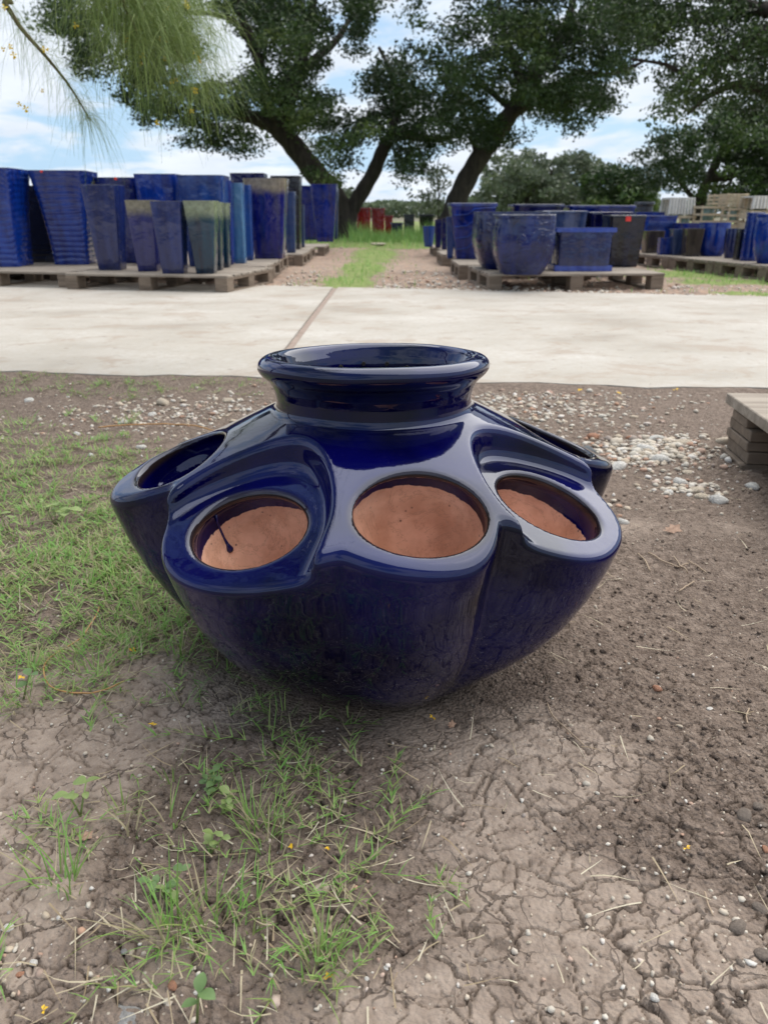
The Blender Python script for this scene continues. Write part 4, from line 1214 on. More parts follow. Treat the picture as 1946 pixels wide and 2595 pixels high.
# ------------------------------------------------------------------ planters in the background
def glaze(name, c1, c2, top=None, topw=.2, streak=.6, rough=.09, mott=(0, 0, 0), relief=0):
    m, nt, b = new_mat(name)
    co = objco(nt)
    st = objco(nt, (14, 14, 1.6))
    n = noise(nt, 1.0, 5, .6, vec=st)
    n2 = noise(nt, 5, 4, .6, vec=co)
    oi = nt.nodes.new('ShaderNodeObjectInfo')
    col = mixc(nt, maprange(nt, n, .32, .68), c1, c2)
    col = mixc(nt, maprange(nt, n2, .52, .72, 0, streak), col, tuple(x * .35 for x in c1))
    col = mixc(nt, maprange(nt, oi.outputs['Random'], 0, 1, 0, .3), col, tuple(x * .5 for x in c1))
    h = attr(nt, 'h')
    if top:
        e = mathn(nt, 'ADD', h, mathn(nt, 'MULTIPLY', mathn(nt, 'SUBTRACT', n2, .5), topw * .9))
        tn = noise(nt, 30, 4, .65, vec=co)
        tc = mixc(nt, maprange(nt, tn, .3, .7), tuple(x * .6 for x in top), top)
        col = mixc(nt, maprange(nt, e, 1 - topw, 1 - topw * .35), col, tc)
    # pale film of dust and dried rain
    f = noise(nt, 3.2, 6, .65, vec=objco(nt, (1, 1, 2.2)))
    fm = maprange(nt, f, .50, .62, 0, .10)
    col = mixc(nt, fm, col, (.18, .19, .26))
    col = mixc(nt, maprange(nt, h, .985, 1.0, 0, .4), col, (.22, .22, .24))
    nt.links.new(col, b.inputs['Base Color'])
    nt.links.new(mathn(nt, 'ADD', mathn(nt, 'MULTIPLY', fm, .7), rough), b.inputs['Roughness'])
    b.inputs['IOR'].default_value = 1.55
    hh = noise(nt, 9, 3, .5, vec=co)
    if relief:
        hh = mathn(nt, 'ADD', hh, mathn(nt, 'MULTIPLY', maprange(nt, noise(nt, 7, 3, .5, vec=co, dist=2.2), .47, .53), 1.5))
    bump(nt, b, hh, .5, .02 if not relief else .012)
    return m
G = dict(
 cobalt=glaze('glaze_cobalt', (.0015, .008, .095), (.004, .021, .22)),
 bright=glaze('glaze_bright_blue', (.002, .015, .15), (.006, .044, .31), streak=.3),
 mid=glaze('glaze_mid_blue', (.006, .03, .17), (.02, .07, .28)),
 sky=glaze('glaze_streaked_pale_blue', (.03, .10, .28), (.10, .24, .42), streak=.3),
 violet=glaze('glaze_violet_blue', (.008, .014, .075), (.022, .036, .145)),
 navy=glaze('glaze_navy', (.003, .004, .04), (.006, .008, .085)),
 black=glaze('glaze_black', (.003, .004, .007), (.008, .010, .022), rough=.2),
 blackblue=glaze('glaze_black_blue', (.002, .003, .007), (.003, .006, .035), rough=.15),
 edge=glaze('glaze_light_blue_edge', (.02, .05, .30), (.05, .10, .45), streak=.2),
 panel=glaze('glaze_brownish_panel', (.018, .018, .05), (.05, .045, .07)),
 slate=glaze('glaze_slate_blue', (.02, .035, .10), (.05, .08, .19)),
 tantop=glaze('glaze_blue_tan_rim', (.003, .006, .09), (.006, .010, .17), top=(.30, .25, .19), topw=.22),
 tanviolet=glaze('glaze_violet_tan_rim', (.012, .016, .11), (.032, .036, .18), top=(.28, .25, .18), topw=.26),
 teal=glaze('glaze_teal_tan_rim', (.003, .010, .03), (.006, .04, .075), top=(.26, .30, .20), topw=.30),
 red=glaze('glaze_red', (.22, .005, .008), (.36, .010, .014), streak=.3),
 green=glaze('glaze_celadon', (.16, .27, .23), (.28, .40, .36), streak=.2),
 carved=glaze('glaze_carved_blue', (.002, .006, .05), (.005, .016, .13), relief=1),
 brown=glaze('glaze_brown', (.035, .028, .022), (.07, .055, .045)),
)
STK, nt, b = new_mat('red_sticker'); b.inputs['Base Color'].default_value = (.70, .035, .025, 1); b.inputs['Roughness'].default_value = .6
def vessel(name, h, wt, wb, n=9, prof=None, dr=1.0, ribs=0, lip=0, rim=0, seg=44):
    "open vessel: outer wall, rolled lip, inner wall, floor; origin under its centre"
    K = 12 if not ribs else int(ribs * 7)
    prof = prof or (lambda t: t)
    rows = []      # (z, half width, attr)
    for k in range(K + 1):
        t = k / K
        rows.append((t * h, (wb + (wt - wb) * prof(t)) / 2, t))
    th = max(.012, wt * .055)
    rows.insert(0, (0.004, wb / 2 - .01, 0)); rows[1] = (.0, wb / 2 - .004, 0); rows.insert(2, (.006, wb / 2, 0))
    if rim:
        rows[-1] = (h - rim * 1.05, wt / 2, .93); rows += [(h - rim, wt / 2 + lip, .96), (h - rim * .15, wt / 2 + lip, 1)]
    T = rows[-1][1]
    rows += [(h, T - .004, 1), (h, T - th, 1), (h - .01, T - th - .003, .98), (h * .55, wb / 2 + (wt - wb) / 2 * .6 - th, .5), (h * .45, .02, .4)]
    A = np.linspace(0, 2 * math.pi, seg, endpoint=False)
    c, s = np.cos(A), np.sin(A)
    ux = np.sign(c) * np.abs(c) ** (2 / n); uy = np.sign(s) * np.abs(s) ** (2 / n)
    V = []; H = []
    for i, (z, hw, a) in enumerate(rows):
        o = 0
        if ribs and 1 < i < K:
            t = z / h
            o = .0034 * np.abs(np.sin(math.pi * (ribs * t + .35 * np.sin(A * 2 + t * 3) + .25 * np.sin(A * 5 + t * 7)))) - .0017
        x = ux * (hw + o); y = uy * (hw * dr + o)
        V.append(np.stack([x, y, np.full(seg, z)], 1)); H += [a] * seg
    V = np.concatenate(V); R_ = len(rows)
    F = []
    for i in range(R_ - 1):
        for k in range(seg):
            k2 = (k + 1) % seg; F.append([i * seg + k, i * seg + k2, (i + 1) * seg + k2, (i + 1) * seg + k])
    F.append([(R_ - 1) * seg + k for k in range(seg)]); F.append([k for k in range(seg)][::-1])
    me = bpy.data.meshes.new(name); me.from_pydata(V.tolist(), [], F)
    me.polygons.foreach_set('use_smooth', [True] * len(F)); me.update()
    me.set_sharp_from_angle(angle=R(38))
    vattr(me, 'h', H)
    return me
conc = lambda p: (lambda t: t ** p)
belly = lambda t: math.sin(min(1, t * .75 + .06) * math.pi * .62) / math.sin(.81 * math.pi * .62) if t < 1 else 1.0
def roundb(t): return 1 - (1 - min(1, t / .62)) ** 2.3 + (0.07 * math.sin(math.pi * min(1, t)) if t < 1 else 0)
def hour(t): return t * 1.0 + .35 * math.cos(2 * math.pi * t) - .35
planters = []
def planter(name, lab, ub, vb, wb, wt, vt, mat, n=9, prof=None, Y=None, z=DECK, dr=1.0, ribs=0, lip=0, rim=0, sticker=None, yaw=0, group=None, cat='planter', parts=True):
    if Y is None: p = P(ub, vb, z)
    else:
        q = PY(ub, vt, Y); p = Vector((q.x, Y, z))
    D = p.y * math.cos(PITCH) + (CAM_H - z) * math.sin(PITCH)
    wB = wb * D / FPX
    ytop = p.y
    for _ in range(3):
        q = PY(ub, vt, ytop); hh = q.z - z
        Dt = depth_of(q); wT = wt * Dt / FPX
        ytop = p.y - (wT - wB) / 2 * dr
    me_ = vessel('body', hh - 0, wT - 2 * lip, wB, n, prof, dr, ribs, lip, rim)
    root = empty(name, (p.x, p.y + wB / 2 * dr, z), yaw); tag(root, lab, cat, group)
    link('body', me_, root, G[mat])
    if sticker is not None:
        sx, sw, dz = sticker
        ys = -wT / 2 * dr - .004
        sl = (wT - wB) / 2 * dr / hh
        MB().box((0, 0, 0), (sw, .003, sw * .9)).build('sticker', STK, root)
        o = root.children[-1]; o.location = (sx * wT / 2, ys + sl * dz, hh - dz); o.rotation_euler = (-math.atan(sl), 0, 0)
    planters.append((root, wT, wB, hh, dr))
    return root, wT, wB, hh
gl, gr, gt = 'blue glazed planters on the left pallets', 'blue glazed planters on the right pallets', 'glazed pots on the far right pallets'
planter('ribbed_planter', 'bright blue ribbed planter cut by the left edge, with a red sticker', -8, 677, 108, 158, 424, 'bright', 10, conc(1.5), ribs=17, sticker=(.52, .032, .035), yaw=.05, group=gl)
planter('ribbed_planter', 'large bright blue ribbed planter, second from the left edge', 178, 671, 86, 146, 431, 'bright', 10, conc(1.6), ribs=17, sticker=(-.45, .02, .010), yaw=.08, group=gl)
planter('ribbed_planter', 'black ribbed planter behind the gap between the two blue ribbed ones', 92, 0, 100, 110, 470, 'black', 10, conc(1.2), Y=7.6, ribs=15, group=gl)
planter('square_planter', 'tall blue square planter behind the large ribbed one, red sticker on its rim', 292, 0, 80, 108, 449, 'cobalt', 9, Y=7.5, sticker=(.1, .025, .012), group=gl)
planter('tapered_planter', 'slim violet-blue tapered planter with a dark rim right of the ribbed ones', 278, 685, 56, 90, 467, 'violet', 14, group=gl)
planter('tapered_planter', 'low violet planter with a speckled tan rim, first of the short front three', 374, 688, 48, 74, 507, 'tanviolet', 14, group=gl)
planter('tapered_planter', 'plain violet tapered planter, middle one of the short front three', 438, 694, 54, 80, 509, 'violet', 12, group=gl)
planter('square_planter', 'wide bright blue square planter rising behind the tan-rimmed low one', 392, 0, 84, 110, 440, 'bright', 8, Y=7.25, group=gl)
planter('square_planter', 'wide mid blue square planter rising behind the teal one', 506, 0, 92, 120, 443, 'mid', 8, Y=7.0, group=gl)
planter('tapered_planter', 'dark teal tapered planter with a greenish tan rim at the pallet corner', 520, 694, 46, 80, 508, 'teal', 12, group=gl)
planter('tapered_planter', 'teal tan-rimmed planter directly behind the one at the pallet corner', 541, 686, 40, 62, 512, 'teal', 12, group=gl)
planter('tapered_planter', 'third teal tan-rimmed planter back from the pallet corner', 562, 679, 36, 54, 514, 'teal', 12, group=gl)
planter('tall_planter', 'tall dark blue planter left of the pale streaked one', 574, 671, 34, 54, 456, 'cobalt', 10, group=gl)
planter('tall_planter', 'tall pale blue streaked planter between darker ones', 605, 668, 34, 44, 463, 'sky', 10, group=gl)
planter('tall_planter', 'tall mid blue planter right of the pale streaked one', 629, 660, 24, 34, 468, 'mid', 10, group=gl)
planter('tall_planter', 'big rounded cobalt planter with a broad tan frosted rim', 680, 656, 72, 112, 451, 'tantop', 6, group=gl)
planter('tall_planter', 'dark blue planter top showing above the pale streaked one', 625, 0, 70, 88, 438, 'navy', 9, Y=10.4, group=gl)
planter('tall_planter', 'nearly black tall planter behind the tan-rimmed rounded one', 722, 0, 60, 76, 445, 'black', 9, Y=10.4, group=gl)
planter('tapered_planter', 'narrow slate blue planter right of the tan-rimmed rounded one', 738, 641, 22, 32, 485, 'slate', 9, group=gl)
planter('tapered_planter', 'small narrow blue planter before the big last one of the left group', 763, 627, 18, 24, 519, 'slate', 9, group=gl)
planter('tapered_planter', 'big plain cobalt tapered planter at the far end of the left group', 824, 613, 42, 68, 466, 'cobalt', 14, group=gl)
planter('tapered_planter', 'cobalt tapered planter half hidden at the left of the last big one', 785, 0, 40, 64, 470, 'cobalt', 14, Y=14.2, group=gl)
planter('tapered_planter', 'cobalt planter farthest back in the left group, seen edge-on', 846, 606, 20, 28, 478, 'slate', 12, group=gl)
# right group
planter('round_pot', 'small bright blue round pot at the far lane corner of the right group', 1086, 626, 20, 32, 573, 'mid', 2, conc(.7), group=gr)
planter('tapered_planter', 'first small navy planter behind the small bright round pot', 1110, 628, 14, 20, 556, 'navy', 8, group=gr)
planter('tapered_planter', 'second small navy planter behind the small bright round pot', 1126, 633, 14, 18, 553, 'navy', 8, group=gr)
planter('tapered_planter', 'narrow tall mid blue planter left of the zigzag relief one', 1140, 655, 14, 26, 549, 'mid', 10, group=gr)
r_, wT, wB, hh = planter('relief_planter', 'tall bright blue square planter with raised zigzag lines', 1194, 657, 76, 122, 514, 'cobalt', 14, rim=.03, lip=.006, group=gr)
# raised zigzag on its front face
mb = MB(); sl = (wT - wB) / 2 / hh
for k, z0 in enumerate((.22, .42, .62, .82)):
    pts = []
    for i, (x, dz) in enumerate(((-.46, 0), (-.14, .02), (.02, .12), (.46, .14))):
        z = (z0 + dz - .04) * hh; w = (wB + (wT - wB) * z / hh) / 2
        pts.append((x * 2 * w, -w - .001, z))
    mb.tube(pts, .008, 6)
mb.build('raised_zigzag', G['bright'], r_, smooth=True)
planter('carved_planter', 'rounded blue carved planter partly hidden behind the front carved one', 1296, 684, 130, 190, 536, 'carved', 5, roundb, group=gr)
planter('carved_planter', 'rounded square blue planter with carved leaves at the front of the right group', 1326, 697, 100, 156, 543, 'carved', 5, roundb, rim=.03, lip=.002, group=gr)
def trough(lab, ub, vb, w, vt, mat):
    p = P(ub, vb, DECK); D = p.y * math.cos(PITCH) + (CAM_H - DECK) * math.sin(PITCH)
    W = w * D / FPX; q = PY(ub, vt, p.y); h = q.z - DECK; dp = W * .62
    root = empty('rectangular_trough', (p.x, p.y + dp / 2, DECK)); tag(root, lab, 'planter', gr)
    me = vessel('body', h - .02, W * .90, W * .88, 30, None, .62 / .9, seg=48); o = link('body', me, root, G['violet']); o.location.z = .02
    def ring(nm, z0, z1, W_, D_, mat):
        mb = MB(); t = .022
        mb.box((0, -D_ / 2 + t / 2, (z0 + z1) / 2), (W_, t, z1 - z0)).box((0, D_ / 2 - t / 2, (z0 + z1) / 2), (W_, t, z1 - z0))
        mb.box((-W_ / 2 + t / 2, 0, (z0 + z1) / 2), (t, D_ - 2 * t, z1 - z0)).box((W_ / 2 - t / 2, 0, (z0 + z1) / 2), (t, D_ - 2 * t, z1 - z0))
        me = mb.mesh(nm); bm = bmesh.new(); bm.from_mesh(me); bmesh.ops.bevel(bm, geom=bm.edges[:], offset=.004, segments=2, affect='EDGES'); bm.to_mesh(me); bm.free()
        vattr(me, 'h', np.full(len(me.vertices), .5)); return link(nm, me, root, mat)
    ring('rim', h - .032, h + .001, W * 1.03, dp * 1.04, G['edge']); ring('foot', .0, .045, W * 1.0, dp * 1.0, G['edge'])
    ring('moulding', h - .052, h - .034, W * .94, dp * .94, G['cobalt'])
    for k in (-1, 1):
        x = k * W * .21; mb = MB(); pw, z0, z1 = W * .17, .085, h - .095
        for (cx, cz, sx, sz) in ((x, z0, pw * 2, .012), (x, z1, pw * 2, .012), (x - pw, (z0 + z1) / 2, .012, z1 - z0), (x + pw, (z0 + z1) / 2, .012, z1 - z0)):
            mb.box((cx, -dp * .5 * .985 + .008 + .008, cz), (sx, .020, sz))
        me = mb.mesh('panel_frame'); vattr(me, 'h', np.full(len(me.vertices), .5)); link('panel_frame', me, root, G['edge'])
        pm = MB().box((x, -dp * .5 * .985 + .012, (z0 + z1) / 2), (pw * 2 - .012, .014, z1 - z0 - .012)).mesh('panel'); vattr(pm, 'h', np.full(len(pm.vertices), .5)); link('panel', pm, root, G['panel'])
trough('blue rectangular trough with bright rim, foot and two framed panels', 1477, 688, 146, 578, 'violet')
planter('square_planter', 'black and blue square planter with a red sticker on its rim', 1578, 677, 74, 94, 545, 'blackblue', 12, sticker=(-.05, .042, .03), rim=.02, lip=.002, group=gr)
planter('wide_bowl', 'wide dark planter with a pale rim at the back of the right group, left one', 1366, 0, 100, 140, 517, 'navy', 4, Y=8.3, rim=.025, lip=.006, group=gr)
planter('wide_bowl', 'long blue planter with a pale rim at the back of the right group, right one', 1527, 0, 140, 172, 520, 'cobalt', 12, Y=8.4, rim=.025, lip=.006, group=gr)
planter('square_planter', 'dusty grey-blue planter behind the rectangular trough', 1432, 0, 100, 122, 534, 'slate', 7, Y=7.45, rim=.02, lip=.004, group=gr)
planter('square_planter', 'navy planter behind the black and blue square one', 1548, 0, 92, 116, 537, 'navy', 8, Y=7.55, rim=.02, lip=.004, group=gr)
# far right row
r_, wT, wB, hh = planter('lattice_planter', 'bright blue square planter with a slanted lattice band', 1674, 0, 82, 90, 546, 'bright', 12, Y=10.2, rim=.02, lip=.004, group=gt)
mb = MB()
for k in range(12):
    x = (-.40 + k * .066) * wT; mb.tube([(x, -wT * .5 - .001, hh * .62), (x + .05 * wT * 2, -wT * .5 - .001, hh * .84)], .005, 5)
mb.build('lattice_band', G['mid'], r_, smooth=True)
planter('square_planter', 'bright blue planter top just behind the lattice one', 1650, 0, 66, 74, 537, 'bright', 8, Y=11.0, group=gt)
planter('black_urn', 'round black urn with a thick shiny rim behind the lattice planter', 1640, 0, 40, 50, 511, 'black', 2, roundb, Y=11.9, rim=.04, lip=.02, group=gt)
planter('square_planter', 'squat dark green planter in front of the lattice one', 1655, 642, 40, 48, 585, 'brown', 12, group=gt)
planter('square_planter', 'smallest bright blue planter at the front of the far right row', 1684, 646, 26, 30, 603, 'bright', 12, group=gt)
planter('tapered_planter', 'slate blue tapered planter right of the smallest bright one', 1716, 647, 26, 40, 581, 'slate', 12, group=gt)
planter('square_planter', 'dark brown and navy square planter left of the big round blue pot', 1754, 650, 34, 44, 579, 'brown', 12, group=gt)
planter('round_pot', 'big round bright blue pot in the middle of the far right row', 1810, 650, 52, 74, 564, 'bright', 2.3, roundb, group=gt)
planter('round_pot', 'violet rounded pot with a pale chip right of the big round blue one', 1851, 655, 22, 34, 579, 'violet', 3, roundb, group=gt)
planter('tapered_planter', 'glossy black slanted planter before the footed one', 1877, 659, 26, 26, 580, 'black', 10, group=gt)
planter('footed_pot', 'blue waisted pot on a spreading foot near the right edge', 1904, 662, 40, 42, 538, 'bright', 2.6, hour, rim=.02, lip=.004, group=gt)
planter('round_pot', 'large bright blue round pot cut by the right edge', 1956, 669, 52, 92, 541, 'bright', 2.1, roundb, rim=.03, lip=.006, group=gt)
planter('square_planter', 'blue planter behind the brown and navy one', 1775, 0, 90, 100, 566, 'cobalt', 8, Y=9.9, group=gt)
# pots far down the lane
gb = 'pots far down the grass lane'
planter('square_planter', 'larger red square planter at the end of the lane, left one', 921, 0, 34, 38, 526, 'red', 10, Y=23.5, z=0, rim=.05, lip=.02, group=gb)
planter('square_planter', 'larger red square planter at the end of the lane, right one', 958, 0, 32, 36, 527, 'red', 10, Y=23.0, z=0, rim=.05, lip=.02, group=gb)
planter('square_planter', 'small red planter at the right of the two larger red ones', 985, 0, 18, 24, 546, 'red', 10, Y=22.0, z=0, rim=.04, lip=.02, group=gb)
planter('round_pot', 'low dark navy pot right of the small red planter', 1006, 0, 28, 34, 564, 'navy', 3, Y=21.0, z=0, rim=.04, lip=.02, group=gb)
planter('square_planter', 'narrower black planter at the end of the lane', 1037, 0, 26, 28, 543, 'black', 10, Y=22, z=0, rim=.04, lip=.01, group=gb)
planter('square_planter', 'wider black planter at the end of the lane', 1081, 0, 30, 42, 543, 'black', 8, Y=22, z=0, rim=.04, lip=.02, group=gb)

# ---- slatted crates with pale jars on the far right row
CR1 = wood_mat('crate_slats_pale', (.60, .57, .51), (.84, .81, .75)); CR2 = wood_mat('crate_slats_straw', (.46, .35, .22), (.70, .58, .40))
def crate(u0, u1, v0, v1, Y, mat, lab, jar=None, taper=0, nsl=7, vertical=False):
    a = PY(u0, v1, Y); b_ = PY(u1, v0, Y); w = b_.x - a.x; h = b_.z - a.z
    root = empty('slatted_crate', ((a.x + b_.x) / 2, Y + w / 2, a.z)); tag(root, lab, 'crate', 'slatted crates on the far right row')
    t = .016
    for sx in (-1, 1):
        for sy in (-1, 1):
            MB().tube([(sx * (w / 2 - t), sy * (w / 2 - t), 0), (sx * (w / 2 - t) * (1 - taper), sy * (w / 2 - t) * (1 - taper), h)], .014, 4).build('post', mat, root)
    if vertical:
        for k in range(nsl):
            x = -w / 2 + w * (k + .5) / nsl
            for sy in (-1, 1):
                MB().tube([(x, sy * (w / 2), .01), (x * (1 - taper), sy * (w / 2) * (1 - taper), h)], w / nsl * .40, 5).build('slat', mat, root)
        MB().box((0, 0, h - .006), (w * (1 - taper) * .96, w * (1 - taper) * .96, .02)).build('lid', mat, root)
    else:
        zs = (0.02, h * .5, h - .02) if nsl < 5 else [h * (k + .5) / nsl for k in range(nsl)]
        sh = .028 if nsl < 5 else h / nsl * .55
        for z in zs:
            for sy in (-1, 1):
                o = MB().box((0, sy * (w / 2 - .002), z), (w, .012, sh)).build('slat', mat, root)
                o = MB().box((sy * (w / 2 - .002), 0, z), (.012, w - .02, sh)).build('slat', mat, root)
    if jar:
        me = vessel('jar', h * .86, w * .52, w * .40, 2.2, roundb, 1, rim=.02, lip=.01)
        o = link('glazed_jar', me, None, G['green']); o.location = ((a.x + b_.x) / 2, Y + w / 2, a.z + .012); tag(o, jar, 'jar')
        if h > .2: pass
    return a.z, h, w
crate(1690, 1766, 501, 545, 10.9, CR1, 'whitish tapered slatted crate, leftmost on top', None, .08, 9, True)
crate(1716, 1764, 546, 588, 10.9, CR2, 'straw-coloured crate under the leftmost whitish one', 'green jar in the crate under the leftmost whitish one', 0, 3)
crate(1772, 1836, 521, 566, 10.6, CR2, 'straw-coloured open crate in the middle holding a pale green jar', 'pale green jar in the middle open crate', 0, 3)
crate(1804, 1846, 492, 520, 10.6, CR2, 'small crate standing on the middle one', 'grey-green jar in the small crate on top of the middle one', 0, 3)
crate(1840, 1892, 526, 566, 10.2, CR2, 'straw-coloured crate right of the middle one', 'dark green jar in the crate right of the middle one', 0, 3)
crate(1838, 1898, 490, 525, 10.2, CR2, 'densely slatted crate stacked at the upper right', None, .04, 8)
crate(1902, 1990, 497, 531, 9.9, CR1, 'whitish slatted crate cut by the right edge', None, .06, 9, True)
# the lower tier that carries them
for (u0, u1, v1, Y, lab) in ((1686, 1766, 588, 10.9, 'lower crate at the left end carrying the upper ones'), (1772, 1836, 567, 10.6, 'lower crate carrying the middle open one'), (1838, 1900, 567, 10.2, 'lower crate carrying the densely slatted stack'), (1902, 1990, 532, 9.9, 'lower crate hidden behind the large round pot at the right edge')):
    a = PY(u0, v1, Y); 
    b_ = PY(u1, v1, Y); w = b_.x - a.x; hz = a.z - DECK - .004
    if hz < .06: continue
    root = empty('slatted_crate', ((a.x + b_.x) / 2, Y + w / 2, DECK)); tag(root, lab, 'crate', 'slatted crates on the far right row')
    for sx in (-1, 1):
        for sy in (-1, 1): MB().box((sx * (w / 2 - .02), sy * (w / 2 - .02), hz / 2), (.03, .03, hz)).build('post', CR2, root)
    for k in range(4):
        for sy in (-1, 1):
            MB().box((0, sy * (w / 2 + .004), hz * (k + .5) / 4), (w, .010, hz * .16)).build('slat', CR2, root)
            MB().box((sy * (w / 2 + .004), 0, hz * (k + .5) / 4), (.010, w - .03, hz * .16)).build('slat', CR2, root)
    MB().box((0, 0, hz - .008), (w, w - .02, .012)).build('top_panel', CR2, root)
# ------------------------------------------------------------------ trees
def bark_mat(name, c1, c2):
    m, nt, b = new_mat(name); co = objco(nt, (3, 3, .7))
    n = noise(nt, 3, 7, .7, vec=co, dist=.5)
    nt.links.new(ramp(nt, n, [(.3, c1), (.7, c2)]), b.inputs['Base Color']); b.inputs['Roughness'].default_value = .95
    bump(nt, b, n, .9, .06); return m
BARK = bark_mat('oak_bark', (.014, .011, .009), (.075, .060, .050))
BARK2 = bark_mat('retama_bark', (.10, .09, .04), (.24, .20, .10))
def leaf_mat(name, stops, tl=.30):
    m, nt, b = new_mat(name)
    col = ramp(nt, attr(nt, 'tone'), stops)
    nt.links.new(col, b.inputs['Base Color']); b.inputs['Roughness'].default_value = .5; b.inputs['Specular IOR Level'].default_value = .35
    tr = nt.nodes.new('ShaderNodeBsdfTranslucent'); mx = nt.nodes.new('ShaderNodeMixShader'); mx.inputs[0].default_value = tl
    nt.links.new(col, tr.inputs[0]); nt.links.new(b.outputs[0], mx.inputs[1]); nt.links.new(tr.outputs[0], mx.inputs[2]); nt.links.new(mx.outputs[0], nt.nodes['Material Output'].inputs[0])
    return m
OAK = leaf_mat('oak_leaves', [(0, (.015, .030, .010)), (.45, (.032, .060, .018)), (.8, (.062, .105, .030)), (1, (.11, .15, .045))])
PALE = leaf_mat('greygreen_leaves', [(0, (.075, .095, .06)), (.5, (.11, .14, .085)), (1, (.16, .19, .11))])  # grey-green foliage; on the far trees distance haze is put into the colour
def leaf_cloud(name, C, size, tone, mat, parent, g, kind=None):
    "leaf quads (folded rhombs) at points C"
    n = len(C)
    a = g.normal(size=(n, 3)); a /= np.linalg.norm(a, axis=1, keepdims=True)
    b_ = g.normal(size=(n, 3)); b_ -= (b_ * a).sum(1)[:, None] * a; b_ /= np.linalg.norm(b_, axis=1, keepdims=True)
    L = (size * g.uniform(.65, 1.35, n))[:, None]
    V = np.stack([C - a * L, C + b_ * L * .52, C + a * L, C - b_ * L * .52], 1)
    F = np.arange(n * 4).reshape(n, 4)
    me = mesh_np(name, V.reshape(-1, 3), F, False); vattr(me, 'tone', np.repeat(np.clip(tone, 0, 1), 4))
    o = link(name, me, parent, mat)
    if kind: tag(o, kind=kind)
    return o
GAPS = [(975, 70, 48, 72), (1000, 20, 40, 40), (905, 262, 62, 32), (868, 158, 30, 44), (560, 112, 66, 46), (505, 60, 36, 30), (690, 325, 22, 16), (1392, 205, 26, 20), (1322, 152, 22, 18), (1120, 30, 40, 40), (1075, 95, 30, 26), (1640, 215, 40, 90), (1590, 330, 60, 60), (1160, 385, 30, 20), (1040, 290, 16, 12), (930, 395, 30, 40), (1800, 430, 30, 18), (1845, 460, 22, 22), (1760, 520, 26, 26), (1700, 480, 16, 14)]
def crown(root, blobs_, Y0, dY, leaf, mat, skel, seed, cover=1.0, twigs=True):
    "blobs_: (u, v, ru, rv, density); leaves gather in small sprays hung on twigs"
    g = np.random.default_rng(seed)
    pts, tones = [], []; centres = []
    k = (Y0 * .95) / FPX
    for (u, v, ru, rv, dn) in blobs_:
        area = math.pi * ru * rv * k * k
        ns = int(area * 32 * cover * dn) + 2
        for _ in range(ns):
            for _t in range(20):
                a, b_, c = g.uniform(-1, 1, 3)
                if a * a + b_ * b_ + c * c < 1 and not any(((u + a * ru - gu) / gw) ** 2 + ((v + b_ * rv - gv) / gh) ** 2 < 1 for gu, gv, gw, gh in GAPS): break
            else: continue
            y = Y0 + c * dY + g.normal() * .3
            p = PY(u + a * ru, v + b_ * rv, y)
            centres.append(np.array(p[:]))
    sk = np.array([p[:] for p in skel])
    for c in centres:
        r = g.uniform(.20, .40) * (Y0 / 20) ** .5
        m = int(g.integers(45, 95))
        q = g.normal(size=(m, 3)); q *= (g.random((m, 1)) ** .45) / np.linalg.norm(q, axis=1, keepdims=True); q = q * np.array([r, r, r * .6]) * 1.15
        pts.append(c + q); tones.append(np.full(m, .45 + .9 * (fbm(np.array([c[0] * .5]), np.array([c[2] * .5 + c[1] * .3]), 3, 7)[0] - .5) * 2 + g.normal() * .12) + g.normal(0, .12, m))
    C = np.concatenate(pts); T = np.concatenate(tones)
    leaf_cloud('crown', C, leaf, T, mat, root, g)
    if twigs:
        mb = MB()
        for i, c in enumerate(centres):
            if i % 60: continue
            d = np.linalg.norm(sk - c, axis=1); j = int(d.argmin()); s = sk[j]
            if d[j] > 1.7: continue
            mid = (s + c) / 2 + g.normal(size=3) * d[j] * .10 + np.array([0, 0, d[j] * .08])
            mb.tube([Vector(s), Vector((s * .6 + mid * .4)), Vector(mid), Vector(c)], [.045, .035, .022, .008], 5, False)
        if mb.v: tag(mb.build('twigs', BARK, root, smooth=True), kind='stuff')
    return len(C)
def limb(pts, Y, w0, w1, dy=0, sm=4):
    "smooth tapering limb through photo pixels at distance Y (drifting by dy)"
    n = len(pts); W = [PY(u, v, Y + dy * i / (n - 1)) for i, (u, v) in enumerate(pts)]
    out = []
    for i in range(n - 1):
        p0, p1, p2, p3 = W[max(i - 1, 0)], W[i], W[i + 1], W[min(i + 2, n - 1)]
        for k in range(sm):
            t = k / sm
            out.append(.5 * ((2 * p1) + (p2 - p0) * t + (2 * p0 - 5 * p1 + 4 * p2 - p3) * t * t + (3 * p1 - p0 - 3 * p2 + p3) * t ** 3))
    out.append(W[-1]); m = len(out)
    kk = Y * .95 / FPX
    rad = [(w0 + (w1 - w0) * (i / (m - 1)) ** .8) * kk / 2 * (1 + .06 * math.sin(i * 2.1)) for i in range(m)]
    return out, rad
def tree(name, lab, limbs, Y, crown_blobs, dY, leaf, mat, seed, cover=1.0, base=None, twigs=True):
    root = empty(name, base if base else (0, 0, 0)); tag(root, lab, 'tree')
    off = Vector(base) if base else Vector((0, 0, 0))
    skel = []
    for i, (pts, w0, w1, dy) in enumerate(limbs):
        o, r = limb(pts, Y, w0, w1, dy)
        mb = MB(); mb.tube([q - off for q in o], r, 12 if w0 > 40 else 7)
        mb.build('trunk' if i == 0 else 'limb', BARK, root, smooth=True)
        if w1 < 30: skel += o[len(o) // 4:]
    n = 0
    if crown_blobs:
        # crown is made in place, then shifted under the root
        before = set(root.children)
        n = crown(root, crown_blobs, Y, dY, leaf, mat, skel, seed, cover, twigs)
        for c in root.children:
            if c not in before: c.location = -off
    return n
gA = P(880, 597)
